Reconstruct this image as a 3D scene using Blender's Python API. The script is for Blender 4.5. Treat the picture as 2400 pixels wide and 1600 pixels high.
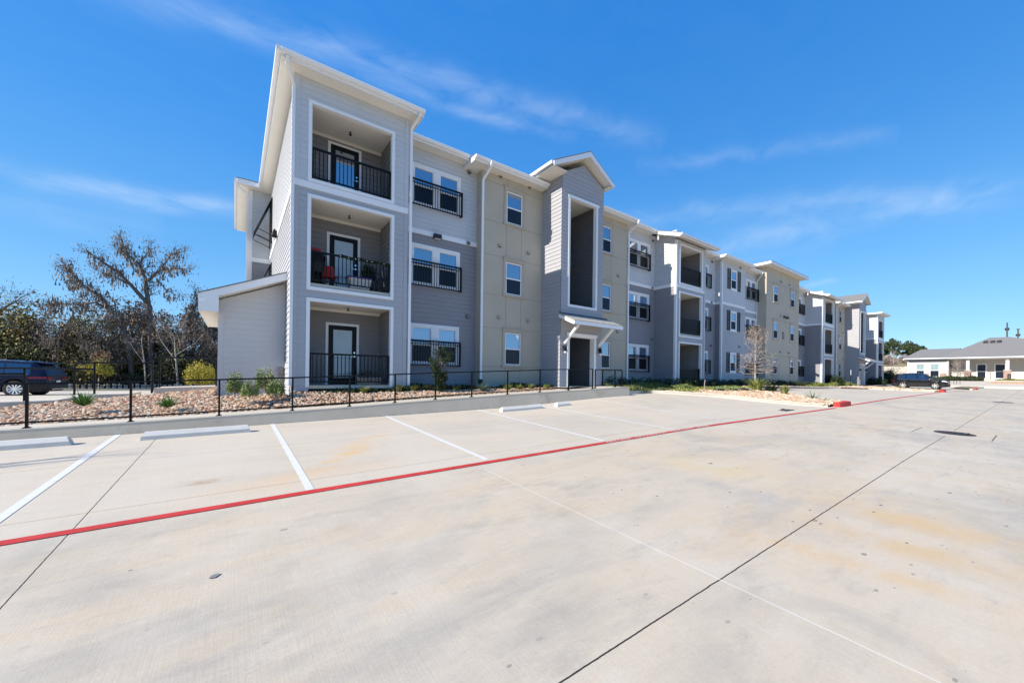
import bpy, math, random
from mathutils import Vector
random.seed(7)
R = math.radians
for o in list(bpy.data.objects): bpy.data.objects.remove(o)
SC = bpy.context.scene
COL = SC.collection
E = 1.72            # eye height: all z below are written relative to the eye

# ------------------------------------------------ camera
cam = bpy.data.cameras.new('camera'); co = bpy.data.objects.new('camera', cam); COL.objects.link(co)
co.location = (0, 0, E)
TH = R(54.2); RHO = .013
fw = Vector((math.cos(TH), math.sin(TH), 0)); rt = Vector((math.sin(TH), -math.cos(TH), 0)); up = Vector((0, 0, 1))
rr = rt*math.cos(RHO)-up*math.sin(RHO)*-1; uu = up*math.cos(RHO)-rt*math.sin(RHO)
from mathutils import Matrix
co.rotation_euler = Matrix((rr, uu, -fw)).transposed().to_euler()
cam.sensor_width = 36; cam.lens = 36*900/2400; cam.shift_y = 82/2400
cam.clip_start = .05; cam.clip_end = 3000
SC.camera = co
SC.render.resolution_x = 1024; SC.render.resolution_y = 682
SC.view_settings.view_transform = 'Standard'; SC.view_settings.look = 'None'
SC.view_settings.gamma = 1; SC.view_settings.exposure = 0.92

# ------------------------------------------------ world and sun
SUN = Vector((-1, .015, .65)).normalized()
w = bpy.data.worlds.new('World'); SC.world = w; w.use_nodes = True
nt = w.node_tree; nt.nodes.clear()
def N(t, **k):
    n = nt.nodes.new(t)
    for a, b in k.items(): setattr(n, a, b)
    return n
def math_(op, a, b=None, c=None):
    n = N('ShaderNodeMath', operation=op)
    for i, v in enumerate((a, b, c)):
        if v is None: continue
        if isinstance(v, (int, float)): n.inputs[i].default_value = v
        else: nt.links.new(v, n.inputs[i])
    return n.outputs[0]
sky = N('ShaderNodeTexSky', sky_type='NISHITA', sun_disc=False, sun_elevation=math.asin(SUN.z), sun_rotation=math.atan2(SUN.x, SUN.y), altitude=200, air_density=1.0, dust_density=.0, ozone_density=2.0)
hs = N('ShaderNodeHueSaturation'); hs.inputs['Saturation'].default_value = 1.25; hs.inputs['Hue'].default_value = .497; hs.inputs['Value'].default_value = 1.0
nt.links.new(sky.outputs[0], hs.inputs['Color'])
tc = N('ShaderNodeTexCoord')
sx = N('ShaderNodeSeparateXYZ'); nt.links.new(tc.outputs['Generated'], sx.inputs[0])
rp = N('ShaderNodeValToRGB')
KS = ((0, (1.75, 3.65, 5.9)), (.10, (1.25, 3.15, 5.6)), (.25, (.72, 2.45, 5.1)), (.45, (.32, 1.85, 5.0)), (.65, (.16, 1.5, 4.7)), (1, (.10, 1.2, 4.0)))
while len(rp.color_ramp.elements) < len(KS): rp.color_ramp.elements.new(.5)
for k_, (p_, c_) in enumerate(KS): rp.color_ramp.elements[k_].position = p_; rp.color_ramp.elements[k_].color = (*[q/6 for q in c_], 1)
nt.links.new(sx.outputs[2], rp.inputs[0])
rs_ = N('ShaderNodeVectorMath', operation='SCALE'); rs_.inputs['Scale'].default_value = 6; nt.links.new(rp.outputs[0], rs_.inputs[0])
hm = N('ShaderNodeMixRGB'); hm.inputs[0].default_value = .78; nt.links.new(hs.outputs[0], hm.inputs[1]); nt.links.new(rs_.outputs[0], hm.inputs[2])
def dot(v):
    n = N('ShaderNodeVectorMath', operation='DOT_PRODUCT'); nt.links.new(tc.outputs['Generated'], n.inputs[0]); n.inputs[1].default_value = v
    return n.outputs['Value']
# thin cirrus streaks: each lies along a great circle of the sky
ST = [((.178,.582,-.793),(.302,.735,.607),26,.024,.48),((.150,.560,-.815),(.40,.70,.59),12,.012,.4),((.057,.326,-.944),(-.135,.939,.316),8.5,.014,.75),
      ((.107,.29,-.951),(-.222,.939,.261),6,.03,.22),((.362,.301,-.882),(.821,.344,.455),11,.016,.3),((.275,.253,-.928),(.878,.328,.35),18,.02,.33),
      ((.282,.098,-.954),(.922,.246,.298),12,.024,.40),((.174,.079,-.982),(.943,.273,.189),2.2,.006,.5),((.2,.2,-.96),(.80,.50,.32),16,.04,.16)]
nz = N('ShaderNodeTexNoise'); nz.inputs['Scale'].default_value = 6; nz.inputs['Detail'].default_value = 9; nz.inputs['Roughness'].default_value = .58; nz.inputs['Distortion'].default_value = .6
mp = N('ShaderNodeMapping'); mp.inputs['Scale'].default_value = (1.0, 2.2, 4.5); mp.inputs['Rotation'].default_value = (0, .35, .5)
nt.links.new(tc.outputs['Generated'], mp.inputs[0]); nt.links.new(mp.outputs[0], nz.inputs['Vector'])
nz2 = N('ShaderNodeTexNoise'); nz2.inputs['Scale'].default_value = 3.2; nz2.inputs['Detail'].default_value = 4
nt.links.new(tc.outputs['Generated'], nz2.inputs['Vector'])
wob = math_('MULTIPLY', math_('SUBTRACT', nz2.outputs['Fac'], .5), .09)
tot = None
for n_, m_, half, wd, amp in ST:
    a = math_('DIVIDE', math_('ADD', dot(n_), wob), wd)
    a = math_('EXPONENT', math_('MULTIPLY', math_('MULTIPLY', a, a), -1))
    b = math_('SUBTRACT', dot(m_), math.cos(R(half*1.15)))
    b = math_('MULTIPLY', b, 1/(1-math.cos(R(half*1.15)))); b = math_('MAXIMUM', b, 0); b = math_('POWER', b, .5)
    t = math_('MULTIPLY', math_('MULTIPLY', a, b), amp)
    tot = t if tot is None else math_('ADD', tot, t)
rm = N('ShaderNodeMapRange'); rm.inputs[1].default_value = .26; rm.inputs[2].default_value = .84
nt.links.new(nz.outputs['Fac'], rm.inputs[0])
cl = math_('MULTIPLY', tot, rm.outputs[0])
veil = math_('MULTIPLY', math_('MULTIPLY', rm.outputs[0], nz2.outputs['Fac']), .05)
cl = math_('MINIMUM', math_('ADD', cl, veil), .85)
mx = N('ShaderNodeMixRGB'); mx.inputs[2].default_value = (3.6, 4.5, 5.8, 1)
nt.links.new(cl, mx.inputs[0]); nt.links.new(hm.outputs[0], mx.inputs[1])
el = N('ShaderNodeMapRange', interpolation_type='SMOOTHSTEP'); el.inputs[1].default_value = .15; el.inputs[2].default_value = .60; nt.links.new(sx.outputs[2], el.inputs[0])
aw = math_('MAXIMUM', math_('SUBTRACT', .25, dot(tuple(SUN))), 0)
dk = math_('SUBTRACT', 1, math_('MULTIPLY', math_('MULTIPLY', aw, el.outputs[0]), .16))
dkv = N('ShaderNodeVectorMath', operation='SCALE'); nt.links.new(mx.outputs[0], dkv.inputs[0]); nt.links.new(dk, dkv.inputs['Scale'])
bg = N('ShaderNodeBackground'); bg.inputs[1].default_value = .100
nt.links.new(dkv.outputs[0], bg.inputs[0])
wo = N('ShaderNodeOutputWorld'); nt.links.new(bg.outputs[0], wo.inputs[0])

sl = bpy.data.lights.new('sun', 'SUN'); so = bpy.data.objects.new('sun', sl); COL.objects.link(so)
sl.energy = 4.0; sl.angle = R(.5); sl.color = (1, .93, .82)
so.rotation_euler = SUN.to_track_quat('Z', 'Y').to_euler(); so.location = (-20, 0, 30)

# ------------------------------------------------ materials
def mat(name, col, rough=.7, var=.06, scale=3.0, bump=0., bscale=60., spec=.3, metal=0., ramp=None, fine=0., coat=0.):
    m = bpy.data.materials.new(name); m.use_nodes = True; t = m.node_tree; b = t.nodes['Principled BSDF']
    b.inputs['Roughness'].default_value = rough; b.inputs['Metallic'].default_value = metal
    b.inputs['Specular IOR Level'].default_value = spec
    if coat: b.inputs['Coat Weight'].default_value = coat; b.inputs['Coat Roughness'].default_value = .03
    g = t.nodes.new('ShaderNodeNewGeometry')
    n = t.nodes.new('ShaderNodeTexNoise'); n.inputs['Scale'].default_value = scale; n.inputs['Detail'].default_value = 6; n.inputs['Roughness'].default_value = .6
    t.links.new(g.outputs['Position'], n.inputs['Vector'])
    mr = t.nodes.new('ShaderNodeMapRange'); mr.inputs[1].default_value = .25; mr.inputs[2].default_value = .75
    mr.inputs[3].default_value = 1-var; mr.inputs[4].default_value = 1+var
    t.links.new(n.outputs['Fac'], mr.inputs[0])
    mulf = mr.outputs[0]
    if fine:
        n2 = t.nodes.new('ShaderNodeTexNoise'); n2.inputs['Scale'].default_value = bscale; n2.inputs['Detail'].default_value = 3
        t.links.new(g.outputs['Position'], n2.inputs['Vector'])
        m2 = t.nodes.new('ShaderNodeMapRange'); m2.inputs[1].default_value = .3; m2.inputs[2].default_value = .7; m2.inputs[3].default_value = 1-fine; m2.inputs[4].default_value = 1+fine
        t.links.new(n2.outputs['Fac'], m2.inputs[0])
        mm = t.nodes.new('ShaderNodeMath'); mm.operation = 'MULTIPLY'; t.links.new(mulf, mm.inputs[0]); t.links.new(m2.outputs[0], mm.inputs[1]); mulf = mm.outputs[0]
    vm = t.nodes.new('ShaderNodeVectorMath'); vm.operation = 'SCALE'
    if ramp:
        at = t.nodes.new('ShaderNodeAttribute'); at.attribute_name = 'rnd'
        cr = t.nodes.new('ShaderNodeValToRGB'); cr.color_ramp.interpolation = 'LINEAR'
        while len(cr.color_ramp.elements) < len(ramp): cr.color_ramp.elements.new(.5)
        for i, c in enumerate(ramp):
            cr.color_ramp.elements[i].position = i/(len(ramp)-1); cr.color_ramp.elements[i].color = (*c, 1)
        t.links.new(at.outputs['Fac'], cr.inputs[0]); t.links.new(cr.outputs[0], vm.inputs[0])
    else:
        vm.inputs[0].default_value = col
    t.links.new(mulf, vm.inputs['Scale']); t.links.new(vm.outputs[0], b.inputs['Base Color'])
    if bump:
        nb = t.nodes.new('ShaderNodeTexNoise'); nb.inputs['Scale'].default_value = bscale; nb.inputs['Detail'].default_value = 4
        t.links.new(g.outputs['Position'], nb.inputs['Vector'])
        bp = t.nodes.new('ShaderNodeBump'); bp.inputs['Strength'].default_value = bump; bp.inputs['Distance'].default_value = .01
        t.links.new(nb.outputs['Fac'], bp.inputs['Height']); t.links.new(bp.outputs[0], b.inputs['Normal'])
    return m
def wear(m, col, sc=14, lo=.60, hi=.68, amt=.8):
    t = m.node_tree; b = t.nodes['Principled BSDF']; src = b.inputs['Base Color'].links[0].from_socket
    g = t.nodes.new('ShaderNodeNewGeometry'); n = t.nodes.new('ShaderNodeTexNoise'); n.inputs['Scale'].default_value = sc; n.inputs['Detail'].default_value = 10; n.inputs['Roughness'].default_value = .75
    t.links.new(g.outputs['Position'], n.inputs['Vector']); mr = t.nodes.new('ShaderNodeMapRange'); mr.inputs[1].default_value = lo; mr.inputs[2].default_value = hi; mr.inputs[4].default_value = amt; t.links.new(n.outputs['Fac'], mr.inputs[0])
    mx = t.nodes.new('ShaderNodeMixRGB'); mx.inputs[2].default_value = (*col, 1); t.links.new(mr.outputs[0], mx.inputs[0]); t.links.new(src, mx.inputs[1]); t.links.new(mx.outputs[0], b.inputs['Base Color'])
def leafmat(name, ramp, rough=.6):
    m = mat(name, None, rough, .12, .8, ramp=ramp, spec=.2)
    b = m.node_tree.nodes['Principled BSDF']
    return m
M = {}
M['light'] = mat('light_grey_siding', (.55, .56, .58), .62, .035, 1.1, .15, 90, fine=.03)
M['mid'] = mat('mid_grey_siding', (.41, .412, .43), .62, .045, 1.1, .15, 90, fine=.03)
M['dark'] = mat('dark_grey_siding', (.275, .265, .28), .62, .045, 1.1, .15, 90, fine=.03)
M['shed'] = mat('shed_siding', (.55, .55, .55), .62, .045, 1.1, .15, 90, fine=.03)
M['blue'] = mat('blue_grey_siding', (.37, .365, .385), .62, .045, 1.1, .15, 90, fine=.03)
M['stairshade'] = mat('stairwell_shade_paint', (.17, .17, .18), .7, .05)  # shade of the deep stairwell is put into this darker wall colour
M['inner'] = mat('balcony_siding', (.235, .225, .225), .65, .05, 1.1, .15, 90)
M['stucco'] = mat('tan_stucco', (.485, .425, .335), .85, .06, .9, .5, 140, fine=.05)
M['stuccotrim'] = mat('tan_trim', (.46, .40, .315), .8, .05, 2, .3, 140)
M['groove'] = mat('stucco_joint', (.30, .26, .20), .9, .05)
M['white'] = mat('white_trim', (.80, .80, .80), .45, .03, 2)
M['soffit'] = mat('soffit', (.78, .74, .66), .6, .03, 1.5)  # cream tint holds the warm bounce light in the base colour
M['frame'] = mat('vinyl_frame', (.82, .82, .82), .35, .02)
M['black'] = mat('black_metal', (.006, .006, .007), .45, .1, 8, spec=.22)
M['shingle'] = mat('shingles', (.20, .19, .18), .9, .25, 14, .8, 60, fine=.25)
M['shinglelt'] = mat('weathered_shingles', (.36, .33, .29), .9, .3, 12, .8, 60, fine=.35)
M['blackdoor'] = mat('black_door', (.006, .006, .007), .45, .05, spec=.2)
M['kerb'] = mat('kerb_concrete', (.54, .49, .41), .85, .08, 2, .4, 80, fine=.05)
M['wallc'] = mat('wall_concrete', (.76, .63, .47), .88, .10, 1.3, .5, 70, fine=.05)
M['walk'] = mat('walk_concrete', (.54, .48, .39), .85, .08, 1.5, .4, 80, fine=.04)
M['red'] = mat('red_paint', (.52, .04, .035), .75, .22, 5, fine=.18, bscale=120)
M['paint'] = mat('white_paint', (.68, .67, .66), .6, .06, 9, fine=.06, bscale=150)
M['stop'] = mat('wheel_stop_concrete', (.62, .585, .53), .8, .08, 5, .3, 80)
M['iron'] = mat('cast_iron', (.04, .035, .03), .7, .2, 20, .6, 60)
M['vent'] = mat('vent_grey', (.22, .21, .20), .6, .1)
M['ventdark'] = mat('vent_dark', (.03, .03, .03), .6, .1)
M['shutter'] = mat('shutter', (.035, .037, .045), .5, .05)
M['brick'] = mat('brick_veneer', (.36, .25, .20), .9, .35, 9, .5, 30, fine=.3)
M['stone'] = mat('pale_stone', (.50, .45, .38), .9, .35, 2.2, .6, 8, fine=.2)
M['beige'] = mat('club_siding', (.52, .50, .475), .7, .05)
M['bark'] = mat('bark', (.14, .115, .10), .9, .35, 6, .6, 25)
M['palebark'] = mat('pale_bark', (.36, .31, .27), .9, .25, 6, .6, 25)
M['twig'] = mat('twigs', (.36, .27, .22), .9, .2, 5)
M['soil'] = mat('soil', (.20, .13, .085), .95, .35, 5, .8, 40, fine=.3)
M['dirt'] = mat('dry_ground', (.24, .21, .12), .95, .35, .5, .5, 5, fine=.2)
M['plastic_red'] = mat('red_cloth', (.55, .03, .02), .6, .1)
M['purple'] = mat('purple_lid', (.08, .05, .22), .5, .05)
M['navy'] = mat('navy_paint', (.003, .007, .028), .35, .0, spec=.2, coat=.12)
M['blackpaint'] = mat('black_paint', (.003, .0035, .006), .35, .0, spec=.2, coat=.15)
M['clad'] = mat('cladding', (.012, .012, .013), .6, .1)
M['tyre'] = mat('tyre', (.02, .02, .02), .85, .1)
M['alloy'] = mat('alloy', (.75, .75, .75), .3, .02, metal=.6)
M['chrome'] = mat('chrome', (.75, .75, .77), .15, .0, metal=1)
M['taillight'] = mat('tail_light', (.22, .008, .008), .2, .05, coat=.6)
M['headlight'] = mat('head_light', (.8, .8, .8), .15, .02, coat=.6)
M['plate'] = mat('plate', (.7, .7, .7), .5, .02)
M['wood'] = mat('pole_wood', (.10, .08, .065), .9, .2)
M['orangerock'] = mat('orange_rock', None, .8, .12, 18, ramp=[(.20, .12, .07), (.50, .29, .16), (.58, .40, .25), (.50, .41, .31), (.66, .55, .42), (.31, .23, .16)], spec=.3)
M['rock'] = mat('river_rock', None, .8, .12, 18, ramp=[(.14, .07, .04), (.44, .23, .13), (.50, .32, .20), (.42, .34, .26), (.60, .49, .37), (.22, .15, .10)], spec=.3)
M['leafdark'] = leafmat('evergreen_leaves', [(0.039, 0.050, 0.022), (0.078, 0.085, 0.034), (0.132, 0.124, 0.046), (0.062, 0.070, 0.039)])
M['leafolive'] = leafmat('olive_leaves', [(0.078, 0.070, 0.031), (0.186, 0.155, 0.054), (0.326, 0.264, 0.078), (0.139, 0.124, 0.046)])
M['leafbrown'] = leafmat('dry_leaves', [(0.155, 0.101, 0.062), (0.310, 0.186, 0.109), (0.403, 0.264, 0.155), (0.186, 0.139, 0.109)])
M['leafgrey'] = leafmat('grey_twigs', [(.12, .095, .075), (.22, .17, .13), (.31, .25, .20), (.17, .12, .085)])
M['shrub'] = leafmat('shrub_leaves', [(.10, .15, .045), (.20, .26, .08), (.30, .36, .13), (.14, .19, .07)])
M['yellowshrub'] = leafmat('yellow_shrub_leaves', [(.20, .19, .03), (.36, .33, .05), (.46, .37, .07), (.24, .24, .05)])
M['agave'] = leafmat('agave_blades', [(.05, .13, .025), (.10, .22, .05), (.20, .32, .10)])
M['yuccagrey'] = leafmat('grey_yucca', [(.12, .18, .10), (.20, .28, .17), (.30, .38, .25)])
M['grass'] = leafmat('grass_blades', [(.09, .14, .03), (.18, .22, .05), (.30, .27, .09), (.13, .19, .05)])
M['greenbed'] = leafmat('bed_plants', [(.05, .10, .02), (.13, .20, .05), (.26, .30, .10), (.30, .22, .12)])
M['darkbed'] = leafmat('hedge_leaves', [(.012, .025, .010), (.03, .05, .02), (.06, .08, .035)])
M['pine'] = leafmat('pine_needles', [(0.029, 0.048, 0.019), (0.058, 0.086, 0.038), (0.096, 0.115, 0.053)])
M['redbrush'] = leafmat('bare_brush', [(.17, .12, .10), (.26, .19, .16), (.33, .26, .22)])

wear(M['red'], (.50, .40, .31), 11, .60, .70, .75); wear(M['paint'], (.55, .48, .38), 9, .50, .64, .75); wear(M['wallc'], (.36, .27, .19), 1.6, .56, .72, .6); wear(M['stop'], (.35, .32, .28), 5, .60, .72, .5)
def glassmat(name, base, fac, rough=.03, tint=(.85, .92, 1)):
    m = bpy.data.materials.new(name); m.use_nodes = True; t = m.node_tree; t.nodes.clear()
    o = t.nodes.new('ShaderNodeOutputMaterial'); mx = t.nodes.new('ShaderNodeMixShader'); d = t.nodes.new('ShaderNodeBsdfDiffuse'); g = t.nodes.new('ShaderNodeBsdfGlossy')
    g.inputs['Roughness'].default_value = rough; g.inputs['Color'].default_value = (*tint, 1)
    ge = t.nodes.new('ShaderNodeNewGeometry'); n = t.nodes.new('ShaderNodeTexNoise'); n.inputs['Scale'].default_value = 1.3
    t.links.new(ge.outputs['Position'], n.inputs['Vector'])
    mr = t.nodes.new('ShaderNodeMapRange'); mr.inputs[3].default_value = .75; mr.inputs[4].default_value = 1.25
    t.links.new(n.outputs['Fac'], mr.inputs[0])
    vm = t.nodes.new('ShaderNodeVectorMath'); vm.operation = 'SCALE'; vm.inputs[0].default_value = base
    t.links.new(mr.outputs[0], vm.inputs['Scale']); t.links.new(vm.outputs[0], d.inputs['Color'])
    bp = t.nodes.new('ShaderNodeBump'); bp.inputs['Strength'].default_value = .06; bp.inputs['Distance'].default_value = .02
    t.links.new(n.outputs['Fac'], bp.inputs['Height']); t.links.new(bp.outputs[0], g.inputs['Normal'])
    mx.inputs[0].default_value = fac
    t.links.new(d.outputs[0], mx.inputs[1]); t.links.new(g.outputs[0], mx.inputs[2]); t.links.new(mx.outputs[0], o.inputs[0])
    return m
M['glass'] = glassmat('window_glass', (.045, .085, .17), .38)
M['blinds_sky'] = glassmat('window_glass_blinds_and_sky', (.13, .25, .42), .32)  # slats behind glass, with the blue sky reflection painted into the base colour
M['screen'] = glassmat('window_screen', (.010, .014, .026), .035, .25)
M['doorglass'] = glassmat('door_glass', (.46, .50, .50), .08)
M['carglass'] = glassmat('car_glass', (.006, .007, .009), .2, .02)
M['clubglass'] = glassmat('club_glass', (.30, .42, .42), .2)

# ------------------------------------------------ the paved ground: height and look
def ss(t): t = min(max(t, 0), 1); return t*t*(3-2*t)
def gz(X, Y):
    X = max(min(X, 90), -25)
    f = .02*X if X < 10 else .2+.0115*(X-10)
    g = .043 if X < 30 else (.025 if X > 60 else .043-.018*(X-30)/30)
    Yc = max(min(Y, 14), -12)
    b = .2*ss((X-7)/7.5)*ss((Y-6)/5.)*(1-ss((X-30)/14))
    return -1.72+f+g*Yc+b

def concrete_mat():
    m = bpy.data.materials.new('parking_concrete'); m.use_nodes = True; t = m.node_tree; b = t.nodes['Principled BSDF']
    L = t.links.new
    def nd(ty, **k):
        n = t.nodes.new(ty)
        for a, v in k.items(): setattr(n, a, v)
        return n
    def mt(op, a, bb=None, c=None, clamp=False):
        n = nd('ShaderNodeMath', operation=op); n.use_clamp = clamp
        for i, v in enumerate((a, bb, c)):
            if v is None: continue
            if isinstance(v, (int, float)): n.inputs[i].default_value = v
            else: L(v, n.inputs[i])
        return n.outputs[0]
    g = nd('ShaderNodeNewGeometry'); sp = nd('ShaderNodeSeparateXYZ'); L(g.outputs['Position'], sp.inputs[0]); X, Y = sp.outputs[0], sp.outputs[1]
    def noise(sc, det=5, scale=(1, 1, 1), rough=.6, rot=0, dist=0):
        mpn = nd('ShaderNodeMapping'); mpn.inputs['Scale'].default_value = scale; mpn.inputs['Rotation'].default_value = (0, 0, rot)
        L(g.outputs['Position'], mpn.inputs[0]); n = nd('ShaderNodeTexNoise'); n.inputs['Scale'].default_value = sc; n.inputs['Detail'].default_value = det; n.inputs['Roughness'].default_value = rough
        n.inputs['Distortion'].default_value = dist
        L(mpn.outputs[0], n.inputs['Vector']); return n.outputs['Fac']
    def mr(v, a, bb, c, d):
        n = nd('ShaderNodeMapRange'); L(v, n.inputs[0])
        for i, q in enumerate((a, bb, c, d)): n.inputs[i+1].default_value = q
        return n.outputs[0]
    def mix(f, a, bb, ty='MIX'):
        n = nd('ShaderNodeMixRGB', blend_type=ty)
        if isinstance(f, (int, float)): n.inputs[0].default_value = f
        else: L(f, n.inputs[0])
        for i, v in ((1, a), (2, bb)):
            if isinstance(v, tuple): n.inputs[i].default_value = (*v, 1)
            else: L(v, n.inputs[i])
        return n.outputs[0]
    warm, grey, pale = (.54, .454, .342), (.415, .370, .306), (.57, .50, .402)
    c = mix(mr(noise(.33, 9, (.7, 1.2, 1), .66, dist=.8), .46, .60, 0, 1), warm, grey)
    c = mix(mr(noise(.8, 6, (1, .45, 1), rot=.3), .48, .66, 0, .75), c, pale)
    # long tyre-wear streaks along the drive
    c = mix(mr(noise(1.2, 6, (.16, 1.3, 1), .65), .52, .72, 0, .32), c, (.33, .30, .26))
    c = mix(mr(noise(2.4, 8, (.5, 1.2, 1), .7, .4), .53, .72, 0, .55), c, (.33, .295, .25))
    c = mix(mr(noise(1.1, 9, (.35, 1.6, 1), .70, .12, .5), .50, .68, 0, .55), c, (.58, .44, .29))
    c = mix(mr(noise(3.5, 9, (.55, 1.4, 1), .72, .15, .6), .50, .66, 0, .30), c, (.60, .53, .43))
    c = mix(mr(noise(7, 8, (.4, 1.6, 1), .75, -.2, .8), .57, .70, 0, .38), c, (.36, .325, .28))
    # parking bays and the far lot are cleaner and paler
    bay = mt('MULTIPLY', mr(Y, 4.9, 5.6, 0, .7), mr(noise(.6), .35, .65, .6, 1))
    c = mix(bay, c, (.57, .50, .405))
    # rust coloured silt stains
    def stain(x, y, rx, ry, rot, amp, colr, sc=1.5):
        dx = mt('SUBTRACT', X, x); dy = mt('SUBTRACT', Y, y); cr, sr = math.cos(rot), math.sin(rot)
        u = mt('DIVIDE', mt('ADD', mt('MULTIPLY', dx, cr), mt('MULTIPLY', dy, sr)), rx)
        v = mt('DIVIDE', mt('SUBTRACT', mt('MULTIPLY', dy, cr), mt('MULTIPLY', dx, sr)), ry)
        d = mt('ADD', mt('MULTIPLY', u, u), mt('MULTIPLY', v, v))
        k = mt('EXPONENT', mt('MULTIPLY', d, -1))
        k = mt('MULTIPLY', mt('MULTIPLY', k, amp), mr(noise(sc, 6, (.6, 1.5, 1), .65, rot), .38, .62, 0.05, 1))
        return k
    for a in ((1.55, 7.0, .9, .22, .9, .75, (.62, .40, .19), 2.5), (2.15, 8.0, .8, .16, .75, .6, (.62, .42, .22), 3), (.9, 6.1, 1.3, .35, .15, .5, (.60, .42, .25), 2),
              (4.35, 1.1, .9, .17, -1.4, .75, (.58, .40, .22), 2.6), (5.25, .7, 1.0, .26, -1.4, .9, (.55, .40, .24), 2.2), (6.15, .7, 1.3, .38, -1.45, .85, (.56, .40, .23), 1.8),
              (6.35, 3.3, 2.2, .42, -1.3, .8, (.57, .45, .27), 1.6), (7.4, 2.5, 2.0, .5, -1.35, .7, (.54, .43, .29), 1.6), (8.8, 1.2, 1.8, .5, -1.4, .6, (.54, .42, .28), 1.5), (5.6, 2.3, 1.1, .28, -1.35, .6, (.37, .34, .30), 2), (9.5, 3.9, 2.4, .5, -1.2, .5, (.54, .45, .32), 1.3),
              (-.3, 6.5, .26, .10, .1, .9, (.40, .28, .18), 6), (1.75, 1.9, .55, .2, .3, .6, (.37, .33, .275), 2), (.6, 2.1, .9, .3, .3, .45, (.37, .33, .275), 2),
              (2.3, 1.1, .8, .3, .3, .4, (.37, .33, .275), 2), (3.6, 2.8, 1.5, .3, 0, .45, (.37, .33, .275), 2), (-1.0, 3.0, .9, .25, .3, .4, (.37, .33, .275), 2)):
        c = mix(mt('MINIMUM', mt('MULTIPLY', stain(*a[:6], a[6], a[7]), 1.25), .92), c, a[6])
    # small dark spots
    vo = nd('ShaderNodeTexVoronoi'); vo.inputs['Scale'].default_value = 2.1; vo.inputs['Randomness'].default_value = 1
    mpn = nd('ShaderNodeMapping'); mpn.inputs['Scale'].default_value = (1, 1.7, 0); L(g.outputs['Position'], mpn.inputs[0]); L(mpn.outputs[0], vo.inputs['Vector'])
    vsp = nd('ShaderNodeSeparateColor'); L(vo.outputs['Color'], vsp.inputs[0])
    rad = mt('MULTIPLY', mt('SUBTRACT', vsp.outputs[0], .45), .20)
    sp1 = mt('LESS_THAN', vo.outputs['Distance'], rad)
    near = mr(Y, 4.0, 5.0, 1, .25)
    v2 = nd('ShaderNodeTexVoronoi'); v2.inputs['Scale'].default_value = 6.5; m2_ = nd('ShaderNodeMapping'); m2_.inputs['Scale'].default_value = (.8, 1.5, 0); L(g.outputs['Position'], m2_.inputs[0]); L(m2_.outputs[0], v2.inputs['Vector'])
    s2_ = nd('ShaderNodeSeparateColor'); L(v2.outputs['Color'], s2_.inputs[0])
    sp2 = mt('LESS_THAN', v2.outputs['Distance'], mt('MULTIPLY', mt('SUBTRACT', s2_.outputs[0], .5), .30))
    c = mix(mt('MULTIPLY', mt('MULTIPLY', sp2, mr(noise(.5, 3), .38, .52, .1, .9)), mt('MULTIPLY', near, mr(X, 2.2, 4.6, .25, 1))), c, (.13, .11, .09))
    c = mix(mt('MULTIPLY', mt('MULTIPLY', sp1, mt('MULTIPLY_ADD', vsp.outputs[1], .5, .35)), near), c, (.10, .09, .08))
    fine = noise(55, 4); c = mix(1, c, mr(fine, .2, .8, .93, 1.07), 'MULTIPLY')
    # broom finish across the drive
    brm = noise(1, 3, (95, 2.2, 1), .7); c = mix(1, c, mr(brm, .3, .7, .965, 1.035), 'MULTIPLY')
    # joints
    wv = mt('MULTIPLY', mt('SUBTRACT', noise(9, 4), .5), .012)
    def line(coord, at, half, wv_=True):
        d = mt('ABSOLUTE', mt('SUBTRACT', mt('ADD', coord, wv), at)); return mt('LESS_THAN', d, half)
    inpad = mt('LESS_THAN', mt('ABSOLUTE', mt('SUBTRACT', X, 15.85)), .8)
    main = mt('MAXIMUM', mt('MULTIPLY', line(Y, 1.50, .0055), mt('SUBTRACT', 1, inpad)), mt('MULTIPLY', line(X, -1.24, .0045), mt('GREATER_THAN', Y, 1.5)))
    main = mt('MAXIMUM', main, line(Y, -6.0, .009))
    c = mix(mt('MULTIPLY', inpad, mt('MAXIMUM', line(Y, 2.12, .012), line(Y, .74, .012))), c, (.12, .10, .09))
    c = mix(main, c, (.035, .03, .026))
    thin = mt('MAXIMUM', line(Y, 5.88, .006), mt('MAXIMUM', line(Y, 8.35, .005), line(Y, 3.5+100, .003)))
    for xx in (14.6, 26.2, 38, 50, 7.95+100): thin = mt('MAXIMUM', thin, line(X, xx, .005))
    c = mix(mt('MULTIPLY', thin, .75), c, (.16, .13, .10))
    # caulked white joint
    chk = mt('MULTIPLY', line(X, 3.15, .006), mt('LESS_THAN', Y, 5.1))
    c = mix(mt('MULTIPLY', chk, .55), c, (.72, .70, .65))
    chk2 = mt('MULTIPLY', line(X, 11.9, .010), mt('LESS_THAN', Y, 5.1)); c = mix(mt('MULTIPLY', chk2, .5), c, (.72, .70, .65))
    L(c, b.inputs['Base Color']); b.inputs['Roughness'].default_value = .82; b.inputs['Specular IOR Level'].default_value = .25
    bp = nd('ShaderNodeBump'); bp.inputs['Strength'].default_value = .35; bp.inputs['Distance'].default_value = .004
    hh = mt('ADD', mt('MULTIPLY', brm, .6), mt('MULTIPLY', fine, .7)); hh = mt('SUBTRACT', hh, mt('MULTIPLY', main, 3))
    L(hh, bp.inputs['Height']); L(bp.outputs[0], b.inputs['Normal'])
    return m
M['concrete'] = concrete_mat()

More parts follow.
